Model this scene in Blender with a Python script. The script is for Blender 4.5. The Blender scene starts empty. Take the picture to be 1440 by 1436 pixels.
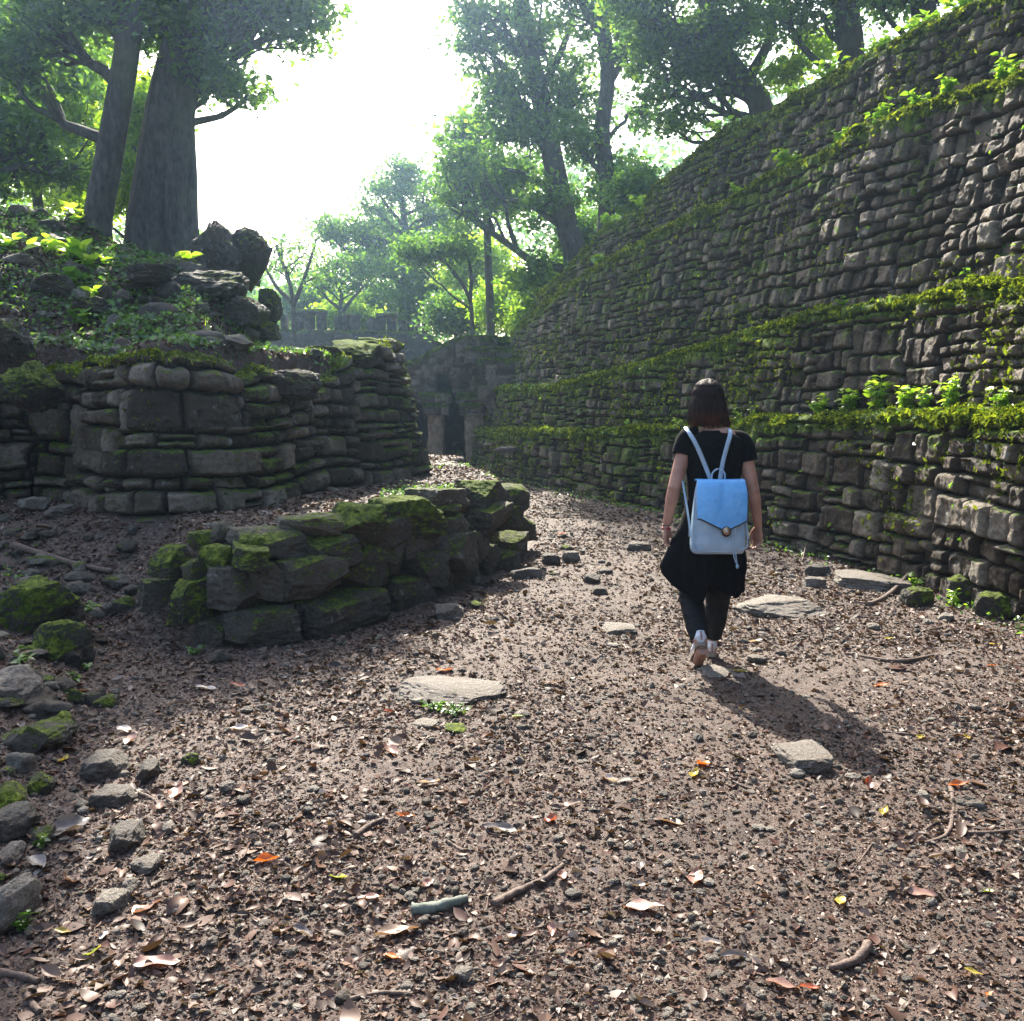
import bpy, math, random
import numpy as np
from mathutils import Vector, Matrix
sc = bpy.context.scene
COL = sc.collection
rng = np.random.default_rng(7)
PI = math.pi
# ------------------------------------------------------------ camera model
F = 1383.0; PITCH = math.radians(6.27); EYE = np.array([0, 0, 1.5])
cp, sp = math.cos(PITCH), math.sin(PITCH)
def ray(px, py):
    a = (px - 720) / F; b = (718 - py) / F
    return np.array([a, cp + b * sp, b * cp - sp])
def W(px, py, Y):
    """point at world depth Y that is seen at photo pixel px, py"""
    d = ray(px, py); return EYE + d * (Y / d[1])
def mpp(Y): return Y / F       # metres per photo pixel at depth Y
# ------------------------------------------------------------ noise
def _h(ix, iy, iz, seed):
    n = (ix * 374761393 + iy * 668265263 + iz * 2147483647 + seed * 974634777) & 0xffffffff
    n = ((n ^ (n >> 13)) * 1274126177) & 0xffffffff
    n = ((n ^ (n >> 15)) * 2246822519) & 0xffffffff
    return ((n ^ (n >> 16)) & 0xffffff) / float(0xffffff)
def vn(x, y, z=0.0, seed=0):
    x, y, z = np.broadcast_arrays(np.asarray(x, float), np.asarray(y, float), np.asarray(z, float))
    x0 = np.floor(x).astype(np.int64); y0 = np.floor(y).astype(np.int64); z0 = np.floor(z).astype(np.int64)
    fx = x - x0; fy = y - y0; fz = z - z0
    fx = fx * fx * (3 - 2 * fx); fy = fy * fy * (3 - 2 * fy); fz = fz * fz * (3 - 2 * fz)
    def L(a, b, t): return a + (b - a) * t
    flat = not np.any(fz)
    c = [[_h(x0 + i, y0 + j, z0, seed) for i in (0, 1)] for j in (0, 1)]
    r0 = L(L(c[0][0], c[0][1], fx), L(c[1][0], c[1][1], fx), fy)
    if flat: return r0 * 2 - 1
    c = [[_h(x0 + i, y0 + j, z0 + 1, seed) for i in (0, 1)] for j in (0, 1)]
    r1 = L(L(c[0][0], c[0][1], fx), L(c[1][0], c[1][1], fx), fy)
    return L(r0, r1, fz) * 2 - 1
def fbm(x, y, z=0.0, oct=4, seed=0, gain=.5):
    s = 0; a = 1; t = 0; f = 1.0
    for o in range(oct):
        s = s + a * vn(np.asarray(x) * f + 13.7 * o, np.asarray(y) * f + 7.1 * o, np.asarray(z) * f, seed + o); t += a; a *= gain; f *= 2.03
    return s / t
def sstep(x, a, b):
    t = np.clip((x - a) / (b - a), 0, 1); return t * t * (3 - 2 * t)
# ------------------------------------------------------------ mesh building
def np_mesh(name, V, F_, smooth=True, attrs=None, mat=None, mats=None, mi=None):
    """V Nx3, F_ array Mxk (or list of such arrays)"""
    Fs = F_ if isinstance(F_, list) else [F_]
    Fs = [np.asarray(f, dtype=np.int32) for f in Fs if len(f)]
    me = bpy.data.meshes.new(name)
    V = np.asarray(V, dtype=np.float32)
    me.vertices.add(len(V)); me.vertices.foreach_set('co', V.ravel())
    loops = np.concatenate([f.ravel() for f in Fs])
    tot = np.concatenate([np.full(len(f), f.shape[1], np.int32) for f in Fs])
    st = np.concatenate([[0], np.cumsum(tot)[:-1]]).astype(np.int32)
    me.loops.add(len(loops)); me.loops.foreach_set('vertex_index', loops)
    me.polygons.add(len(tot)); me.polygons.foreach_set('loop_start', st); me.polygons.foreach_set('loop_total', tot)
    me.polygons.foreach_set('use_smooth', np.full(len(tot), smooth, bool))
    if mi is not None: me.polygons.foreach_set('material_index', np.asarray(mi, np.int32))
    me.update(calc_edges=True)
    for k, a in (attrs or {}).items():
        a = np.asarray(a, np.float32)
        at = me.attributes.new(k, 'FLOAT', 'POINT'); at.data.foreach_set('value', a.ravel())
    for m in (mats or ([mat] if mat else [])): me.materials.append(m)
    return me
def link(name, me, parent=None, loc=(0, 0, 0), rot=(0, 0, 0), scale=None):
    o = bpy.data.objects.new(name, me); COL.objects.link(o)
    o.location = loc; o.rotation_euler = rot
    if scale is not None: o.scale = scale
    if parent is not None: o.parent = parent
    return o
def tag(o, label=None, cat=None, group=None, kind=None):
    if label: o['label'] = label
    if cat: o['category'] = cat
    if group: o['group'] = group
    if kind: o['kind'] = kind
    return o
def empty(name, loc, label, cat, group=None):
    o = link(name, None, None, loc); o.empty_display_size = .2
    return tag(o, label, cat, group)
def grid_faces(nu, nv, off=0):
    i = np.arange(nu - 1)[:, None] * nv + np.arange(nv - 1)[None, :]
    i = i.ravel() + off
    return np.stack([i, i + nv, i + nv + 1, i + 1], 1)
class MB:
    """collects pieces into one mesh"""
    def __init__(s): s.V = []; s.Q = []; s.T = []; s.n = 0; s.A = {}; s.MQ = []; s.MT = []
    def add(s, V, Q=None, T=None, m=0, **attrs):
        V = np.asarray(V, float)
        if Q is not None and len(Q): s.Q.append(np.asarray(Q) + s.n); s.MQ.append(np.full(len(Q), m))
        if T is not None and len(T): s.T.append(np.asarray(T) + s.n); s.MT.append(np.full(len(T), m))
        for k, a in attrs.items(): s.A.setdefault(k, []).append((s.n, np.broadcast_to(np.asarray(a, float), (len(V),))))
        s.V.append(V); s.n += len(V)
    def mesh(s, name, mat=None, mats=None, smooth=True):
        V = np.concatenate(s.V); fs = []; mi = []
        if s.Q: fs.append(np.concatenate(s.Q)); mi.append(np.concatenate(s.MQ))
        if s.T: fs.append(np.concatenate(s.T)); mi.append(np.concatenate(s.MT))
        at = {}
        for k, l in s.A.items():
            a = np.zeros(len(V))
            for st, v in l: a[st:st + len(v)] = v
            at[k] = a
        return np_mesh(name, V, fs, smooth, at, mat, mats, np.concatenate(mi) if mats else None)
    def obj(s, name, mat=None, parent=None, loc=(0, 0, 0), mats=None, smooth=True):
        return link(name, s.mesh(name, mat, mats, smooth), parent, loc)
def tube(path, rad, seg=8, flat=None, up=None, cap=True):
    """swept tube; rad scalar list, flat = second radius list"""
    P = np.asarray(path, float); n = len(P)
    rad = np.broadcast_to(np.asarray(rad, float), (n,)); r2 = rad if flat is None else np.broadcast_to(np.asarray(flat, float), (n,))
    T = np.gradient(P, axis=0); T /= np.linalg.norm(T, axis=1)[:, None] + 1e-9
    a = np.array([1., 0, 0]) if up is None else np.asarray(up, float)
    if up is None and abs(T[0, 0]) > .9: a = np.array([0, 1., 0])
    A = np.zeros_like(P); prev = a
    for i in range(n):
        v = prev - T[i] * prev.dot(T[i]); v /= np.linalg.norm(v) + 1e-9; A[i] = v; prev = v if up is None else a
    B = np.cross(T, A)
    th = np.arange(seg) * 2 * PI / seg
    V = P[:, None] + A[:, None] * (np.cos(th)[None, :, None] * rad[:, None, None]) + B[:, None] * (np.sin(th)[None, :, None] * r2[:, None, None])
    V = V.reshape(-1, 3)
    i = np.arange(n - 1)[:, None] * seg + np.arange(seg)[None]; j = np.arange(n - 1)[:, None] * seg + (np.arange(seg)[None] + 1) % seg
    Q = np.stack([i, j, j + seg, i + seg], -1).reshape(-1, 4)
    T_ = []
    if cap:
        V = np.concatenate([V, P[:1], P[-1:]]); c0 = n * seg
        k = np.arange(seg); k2 = (k + 1) % seg
        T_ = np.concatenate([np.stack([k2, k, np.full(seg, c0)], 1), np.stack([k + (n - 1) * seg, k2 + (n - 1) * seg, np.full(seg, c0 + 1)], 1)])
    return V, Q, T_
def smooth_path(P, n):
    P = np.asarray(P, float); m = len(P)
    d = np.concatenate([[0], np.cumsum(np.linalg.norm(np.diff(P, axis=0), axis=1))])
    t = np.linspace(0, d[-1], n)
    # catmull-rom
    out = []
    for x in t:
        i = min(max(np.searchsorted(d, x) - 1, 0), m - 2); u = (x - d[i]) / (d[i + 1] - d[i] + 1e-9)
        p0 = P[max(i - 1, 0)]; p1 = P[i]; p2 = P[i + 1]; p3 = P[min(i + 2, m - 1)]
        out.append(.5 * ((2 * p1) + (-p0 + p2) * u + (2 * p0 - 5 * p1 + 4 * p2 - p3) * u ** 2 + (-p0 + 3 * p1 - 3 * p2 + p3) * u ** 3))
    return np.array(out)
# ------------------------------------------------------------ node materials
class NM:
    def __init__(s, name):
        s.m = bpy.data.materials.new(name); s.m.use_nodes = True; s.t = s.m.node_tree; s.N = s.t.nodes; s.L = s.t.links
        s.N.clear(); s.out = s.N.new('ShaderNodeOutputMaterial')
    def n(s, typ, ins=None, **pr):
        x = s.N.new(typ)
        for k, v in pr.items(): setattr(x, k, v)
        for k, v in (ins or {}).items(): s.put(x.inputs[k], v)
        return x
    def put(s, sock, v):
        if isinstance(v, bpy.types.NodeSocket): s.L.new(v, sock)
        elif isinstance(v, bpy.types.Node): s.L.new(v.outputs[0], sock)
        else:
            if isinstance(v, (tuple, list)) and len(v) == 3 and sock.type == 'RGBA': v = (*v, 1)
            sock.default_value = v
    def co(s): return s.n('ShaderNodeTexCoord').outputs['Object']
    def noise(s, scale, det=4, rough=.55, vec=None, dist=0.0, out=0):
        x = s.n('ShaderNodeTexNoise', {'Scale': scale, 'Detail': det, 'Roughness': rough, 'Distortion': dist})
        s.put(x.inputs['Vector'], vec if vec is not None else s.co()); return x.outputs[out]
    def vor(s, scale, feat='F1', vec=None, out=0, rnd=1.0):
        x = s.n('ShaderNodeTexVoronoi', {'Scale': scale, 'Randomness': rnd}, feature=feat)
        s.put(x.inputs['Vector'], vec if vec is not None else s.co()); return x.outputs[out]
    def ramp(s, fac, stops, interp='LINEAR'):
        x = s.n('ShaderNodeValToRGB', {'Fac': fac}); r = x.color_ramp; r.interpolation = interp
        while len(r.elements) < len(stops): r.elements.new(.5)
        for e, (p, c) in zip(r.elements, stops): e.position = p; e.color = (*c, 1) if len(c) == 3 else c
        return x.outputs[0]
    def rng(s, v, a, b, c=0.0, d=1.0):
        return s.n('ShaderNodeMapRange', {0: v, 1: a, 2: b, 3: c, 4: d}).outputs[0]
    def mix(s, f, a, b, blend='MIX'):
        x = s.n('ShaderNodeMix', data_type='RGBA', blend_type=blend); s.put(x.inputs[0], f); s.put(x.inputs[6], a); s.put(x.inputs[7], b); return x.outputs[2]
    def math(s, op, a, b=0.0, clamp=False):
        x = s.n('ShaderNodeMath', {0: a, 1: b}, operation=op, use_clamp=clamp); return x.outputs[0]
    def attr(s, name): return s.n('ShaderNodeAttribute', attribute_name=name).outputs['Fac']
    def bump(s, h, st=.5, dist=.02, nrm=None):
        x = s.n('ShaderNodeBump', {'Height': h, 'Strength': st, 'Distance': dist})
        if nrm is not None: s.put(x.inputs['Normal'], nrm)
        return x.outputs[0]
    def princ(s, **kw):
        x = s.n('ShaderNodeBsdfPrincipled')
        for k, v in kw.items(): s.put(x.inputs[k.replace('_', ' ')], v)
        s.L.new(x.outputs[0], s.out.inputs[0]); return x
def stone_mat(name, tones, moss_lo=.0, moss_bias=.0, scale=1.0, moss_cols=((.030, .055, .008), (.10, .16, .018), (.22, .27, .03)), wet=.0):
    n = NM(name); co = n.co()
    tone = n.attr('tone')
    n1 = n.noise(3.0 * scale, 6, .65, co); n2 = n.noise(22 * scale, 5, .7, co); n3 = n.noise(90 * scale, 3, .6, co)
    base = n.ramp(n.math('ADD', n.math('MULTIPLY', tone, .6), n.math('MULTIPLY', n1, .45)), [(.15, tones[0]), (.45, tones[1]), (.65, tones[2]), (.9, tones[3])])
    grit = n.noise(55 * scale, 6, .8, co)
    base = n.mix(1.0, base, n.ramp(n.math('ADD', n.math('MULTIPLY', n2, .6), n.math('MULTIPLY', grit, .4)), [(.36, (.30, .28, .25)), (.48, (.85, .82, .78)), (.58, (1.15, 1.12, 1.05)), (.68, (1.9, 1.85, 1.75))]), 'MULTIPLY')
    base = n.mix(n.math('MULTIPLY', n.rng(n.noise(1.6 * scale, 5, .7, co), .5, .62), .45), base, (.075, .045, .028))
    # lichen patches
    base = n.mix(n.math('MULTIPLY', n.rng(n.noise(7 * scale, 6, .7, co), .60, .72), .55), base, (.42, .42, .40))
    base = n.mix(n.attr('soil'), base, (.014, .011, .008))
    geo = n.n('ShaderNodeNewGeometry'); nz = n.n('ShaderNodeSeparateXYZ', {0: geo.outputs['Normal']}).outputs[2]
    mo = n.math('ADD', n.math('SUBTRACT', n.attr('moss'), n.math('MULTIPLY', n.attr('soil'), .5)), n.math('MULTIPLY', nz, .42))
    mo = n.math('ADD', mo, n.math('MULTIPLY', n.math('SUBTRACT', n.noise(2.3 * scale, 6, .7, co), .5), 1.7))
    mo = n.math('ADD', mo, n.math('MULTIPLY', n.math('SUBTRACT', n2, .5), .9))
    mo = n.math('ADD', mo, n.math('MULTIPLY', n.math('SUBTRACT', grit, .5), .9))
    mask = n.rng(n.math('ADD', mo, moss_bias), .44, .60)
    mcol = n.ramp(n.math('ADD', n.math('MULTIPLY', n.noise(14 * scale, 5, .7, co), .8), n.math('MULTIPLY', n3, .3)), [(.38, moss_cols[0]), (.54, moss_cols[1]), (.70, moss_cols[2])])
    col = n.mix(mask, base, mcol)
    h = n.math('ADD', n.math('MULTIPLY', n2, .8), n.math('MULTIPLY', n3, .35))
    h = n.math('ADD', h, n.math('MULTIPLY', n.math('MULTIPLY', mask, n3), 1.0))
    bp = n.bump(n.math('ADD', h, n.math('MULTIPLY', grit, .5)), 1.0, .026)
    n.princ(Base_Color=col, Roughness=n.mix(mask, n.rng(n2, .3, .7, .55 - wet, .9), (.95, .95, .95)), Normal=bp, Specular_IOR_Level=.35)
    return n.m
def leaf_mat(name, stops, trans=.5, rough=.4, tcol=1.6, gloss=.08):
    """thin two-sided leaf; per-leaf attribute rnd picks the colour"""
    n = NM(name); c = n.ramp(n.attr('rnd'), stops)
    d = n.n('ShaderNodeBsdfDiffuse', {'Color': c}); tc = n.mix(1.0, c, (tcol, tcol * 1.02, tcol * .55), 'MULTIPLY')
    t = n.n('ShaderNodeBsdfTranslucent', {'Color': tc}); g = n.n('ShaderNodeBsdfGlossy', {'Color': (1, 1, 1), 'Roughness': rough})
    a = n.n('ShaderNodeMixShader', {0: trans, 1: d.outputs[0], 2: t.outputs[0]})
    b = n.n('ShaderNodeMixShader', {0: gloss, 1: a.outputs[0], 2: g.outputs[0]})
    n.L.new(b.outputs[0], n.out.inputs[0]); return n.m
def simple_mat(name, c1, c2, scale=20, rough=.7, bump=.3, bdist=.004, metallic=0.0, **kw):
    n = NM(name); co = n.co(); f = n.noise(scale, 5, .6, co)
    col = n.mix(n.rng(f, .3, .7), c1, c2)
    n.princ(Base_Color=col, Roughness=rough, Metallic=metallic, Normal=n.bump(f, bump, bdist), **kw); return n.m
EXPO = 1.8
HAZE = 0.0014
# ------------------------------------------------------------ plan curves
def poly(P, step=.1):
    P = np.asarray(P, float); L = np.concatenate([[0], np.cumsum(np.linalg.norm(np.diff(P, axis=0), axis=1))])
    return smooth_path(P, max(8, int(L[-1] / step)))
def ground_xy(px, py, z=0.0):
    d = ray(px, py); t = (z - 1.5) / d[2]; p = EYE + d * t; return p[:2]
gx = lambda px, py: tuple(ground_xy(px, py))
# foot of the big wall on the right, near to far
R_PTS = [(4.35, -2.5), (4.15, 1.0), (3.95, 4.0), gx(1440, 872), gx(1300, 822), gx(1180, 785), gx(1060, 757), gx(940, 722), gx(860, 706), gx(750, 682), gx(690, 667), gx(668, 657), (-1.05, 24.6)]
R_C = poly(R_PTS, .15)
# low ruined wall in front (left end, round the corner, back)
L_PTS = [(-2.75, 7.3), (-2.45, 6.5), gx(250, 905), gx(330, 915), gx(430, 900), gx(540, 868), gx(650, 832), gx(715, 800), gx(750, 765), (.18, 12.0), (-.1, 13.6), (-.65, 15.6)]
L_C = poly(L_PTS, .1)
# masonry wall above the terrace
tz = .6
U_PTS = [(-8.0, 8.3), (-5.6, 8.0), tuple(ground_xy(60, 700, tz)), tuple(ground_xy(180, 722, tz)), tuple(ground_xy(330, 716, tz)), tuple(ground_xy(450, 692, tz)), tuple(ground_xy(560, 674, tz)), tuple(ground_xy(594, 667, tz)), (-1.25, 13.6), (-1.9, 15.2)]
U_C = poly(U_PTS, .1)
# edge of the raised terrace (runs behind the low wall, fades into the slope on the left)
T_C = poly([(-9, 6.4), (-5, 6.5), (-3.3, 6.35), (-2.5, 6.2)] + L_PTS[2:], .1)
# foot of the littered slope at the left edge
S_PTS = [(-.5, -3.0), (-1.15, 1.0), (-1.42, 2.4), (-1.72, 3.4), (-2.05, 4.6), (-2.4, 5.6), (-2.75, 6.9), (-3.6, 8.4)]
S_C = poly(S_PTS, .3)
def sdist(x, y, C):
    """signed distance to open polyline; positive on its left hand side"""
    x = np.asarray(x, float); y = np.asarray(y, float); best = np.full(x.shape, 1e9); sg = np.zeros(x.shape); arc = np.zeros(x.shape); L = 0
    step = max(1, len(C) // 40); C = np.concatenate([C[:-1:step], C[-1:]])
    for i in range(len(C) - 1):
        ax, ay = C[i]; bx, by = C[i + 1]; dx, dy = bx - ax, by - ay; l2 = dx * dx + dy * dy
        t = np.clip(((x - ax) * dx + (y - ay) * dy) / l2, 0, 1); qx = ax + t * dx; qy = ay + t * dy
        d = np.hypot(x - qx, y - qy); s = np.sign(dx * (y - ay) - dy * (x - ax)); m = d < best
        best = np.where(m, d, best); sg = np.where(m, s, sg); arc = np.where(m, L + t * math.sqrt(l2), arc); L += math.sqrt(l2)
    return best * sg, arc
# ledges of the right wall: photo pixels of each ledge edge and its setback from the foot
SET = [.22, .62, 1.25, 1.75]
LEDGE_PX = [
    [(1440, 577), (1300, 578), (1130, 588), (1040, 592), (870, 604), (760, 604), (668, 602)],
    [(1440, 395), (1300, 415), (1190, 432), (1060, 466), (960, 500), (870, 525), (780, 544), (700, 545)],
    [(1440, 96), (1323, 130), (1230, 169), (1177, 204), (1101, 233), (1031, 280), (950, 318), (874, 361), (804, 408), (745, 455), (728, 476)],
    [(1440, -30), (1358, 10), (1242, 62), (1125, 132), (1065, 160), (960, 245), (938, 285), (880, 312), (820, 378), (760, 432), (728, 468)]]
def offset_curve(C, d):
    T = np.gradient(C, axis=0); T /= np.linalg.norm(T, axis=1)[:, None]
    return C + np.stack([T[:, 1], -T[:, 0]], 1) * d      # to the right of travel
def ledge_z():
    out = []
    for k, pts in enumerate(LEDGE_PX):
        C = offset_curve(R_C, SET[k]); pxs = 720 + F * C[:, 0] / np.maximum(C[:, 1], .5)
        ys = []; zs = []
        for px, py in pts:
            i = None
            for j in range(len(C) - 1, 0, -1):      # far to near, first crossing
                if C[j, 1] > 3 and (pxs[j] - px) * (pxs[j - 1] - px) <= 0: i = j; break
            if i is None: i = len(C) - 1
            f = (px - pxs[i - 1]) / (pxs[i] - pxs[i - 1] + 1e-9); Y = C[i - 1, 1] + (C[i, 1] - C[i - 1, 1]) * np.clip(f, 0, 1)
            ys.append(Y); zs.append(W(px, py, Y)[2])
        o = np.argsort(ys); out.append((np.array(ys)[o], np.array(zs)[o]))
    return out
LZ = ledge_z()
def lz(k, Y):
    z = np.interp(Y, *LZ[k]); return z
for k in range(4): print('ledge', k, [(round(float(a), 1), round(float(b), 2)) for a, b in zip(*LZ[k])])
def G(x, y, fine=True):
    x = np.asarray(x, float); y = np.asarray(y, float)
    z = .035 * fbm(x * .9, y * .9, 0, 3, 5) * np.ones_like(x)
    # littered slope on the left
    ds, _ = sdist(x, y, S_C); ds = np.maximum(ds, 0)
    slope = np.minimum(ds * .36, .34 + .12 * ds) * 1.0 + .05 * fbm(x * 3, y * 3, 0, 3, 9) * sstep(ds, 0, .3)
    z = z + np.where(y < 9.5, slope, slope * sstep(11 - y, 0, 1.5))
    dl, al = sdist(x, y, T_C); dl = np.where(y > 3, dl, -1); wdt = .42 + 1.5 * sstep(-x, 1.95, 2.9)
    ter = tz + .03 * fbm(x * 2, y * 2, 0, 3, 19)
    z = np.where((dl > 0) & (x < 1.0) & (y < 17), np.maximum(z, ter * sstep(dl, .12 - .3 * sstep(-x, 1.95, 2.6), wdt)), z)
    # mound behind the upper left wall
    du, au = sdist(x, y, U_C)
    xb = -x - np.maximum(0, (y - 12.2) * .42)
    hill = 1.98 + np.clip((du - .5) * .46, 0, 1.72) * sstep(xb, 2.7, 3.6)
    hill = hill + .16 * fbm(x * 1.1, y * 1.1, 0, 4, 33) * sstep(xb, 2.6, 3.4) + .05 * fbm(x * 4, y * 4, 0, 3, 3)
    # eroded bank between mound and grass
    hill = hill + .25 * sstep(xb, 4.2, 6.0) * sstep(du, .2, 2)
    inside = (du > 0) & (y > 5) & (x < .5) & (y < 26)
    z = np.where(inside, np.maximum(z, hill * sstep(du, .12, .3) * sstep(26 - y, 0, 3)), z)
    # body of the great platform behind the right wall
    dr, ar = sdist(x, y, R_C); dr = np.where(y > 24.6, -1, -dr)
    top = lz(3, np.clip(y, 3, 24)) - .08
    z = np.where(dr > .05, np.maximum(z, (top + .06 * fbm(x, y, 0, 3, 61)) * sstep(dr, .75, 2.15)), z)
    z = z + sstep(y, 30, 80) * 2.0
    if fine: z = z + .018 * fbm(x * 6, y * 6, 0, 4, 71) + .006 * fbm(x * 30, y * 30, 0, 2, 72)
    return z
def Gs(x, y): return float(G(np.array([x]), np.array([y]))[0])
def GP(px, py, tmax=40):
    """where the ray through a photo pixel meets the ground"""
    d = ray(px, py); t = np.linspace(1.5, tmax, 3000); P = EYE[None] + d[None] * t[:, None]
    g = G(P[:, 0], P[:, 1]); i = np.argmax(P[:, 2] < g); 
    if i == 0: i = len(t) - 1
    return np.array([P[i, 0], P[i, 1], g[i]])
# ------------------------------------------------------------ ground sheet
def build_ground():
    ys = np.concatenate([np.linspace(-60, 0, 14)[:-1], np.linspace(0, 1.8, 12)[:-1], 1.8 * np.exp(np.linspace(0, math.log(26 / 1.8), 760)), np.linspace(26.5, 60, 40), np.geomspace(64, 900, 16)])
    s = np.concatenate([-np.geomspace(60, 1.15, 14), np.linspace(-1.1, 1.1, 760), np.geomspace(1.15, 60, 14)])
    w = .95 + .56 * np.clip(ys, 1.0, 60)
    X = s[None, :] * w[:, None]; Y = np.repeat(ys[:, None], len(s), 1)
    Z = G(X.ravel(), Y.ravel()).reshape(X.shape)
    V = np.stack([X, Y, Z], -1).reshape(-1, 3)
    wear = .5 + .5 * fbm(X.ravel() * .6, Y.ravel() * .6, 0, 3, 8)
    # trodden dirt in the middle of the path, litter at its sides
    pc = np.interp(Y.ravel(), [2, 4, 6, 9, 13, 20], [.9, .7, .75, 1.1, .9, .2]); wd = np.interp(Y.ravel(), [2, 6, 12, 20], [1.5, 1.0, 1.0, 1.0])
    dirt = np.clip(1.25 - np.abs(X.ravel() - pc) / wd, 0, 1)
    me = np_mesh('ground', V, grid_faces(*X.shape)[:, ::-1], True, {'wear': wear, 'dirt': dirt}, mat_ground)
    return tag(link('ground', me), 'brown trodden earth path covered with leaf litter between stone walls', None, None, 'structure')
n = NM('earth'); co = n.co()
a = n.noise(2.2, 6, .6, co); b = n.noise(26, 6, .7, co); c = n.vor(48, 'F1', co, 1); cd = n.vor(48, 'DISTANCE_TO_EDGE', co); d2 = n.noise(120, 4, .7, co)
v2 = n.vor(150, 'F1', co, 1)
soil = n.ramp(n.math('ADD', n.math('MULTIPLY', a, .5), n.math('MULTIPLY', b, .5)), [(.36, (.018, .009, .005)), (.5, (.060, .032, .019)), (.62, (.12, .070, .046))])
bits = n.ramp(n.n('ShaderNodeSeparateColor', {0: c}).outputs[0], [(0, (.025, .014, .010)), (.35, (.085, .052, .038)), (.6, (.055, .028, .019)), (.8, (.15, .10, .08)), (1, (.24, .19, .165))])
bits2 = n.ramp(n.n('ShaderNodeSeparateColor', {0: v2}).outputs[0], [(0, (.03, .019, .014)), (.5, (.09, .058, .045)), (1, (.20, .15, .13))])
col = n.mix(.55, bits, bits2); col = n.mix(n.math('ADD', n.math('MULTIPLY', n.attr('dirt'), .45), .15), col, soil)
h = n.math('ADD', n.math('MULTIPLY', n.n('ShaderNodeSeparateColor', {0: c}).outputs[1], .6), n.math('ADD', n.math('MULTIPLY', d2, .5), n.math('MULTIPLY', n.n('ShaderNodeSeparateColor', {0: v2}).outputs[1], .45)))
n.princ(Base_Color=col, Roughness=n.rng(b, .3, .7, .6, .85), Normal=n.bump(h, 1.0, .022), Specular_IOR_Level=.4)
mat_ground = n.m
build_ground()
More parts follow.
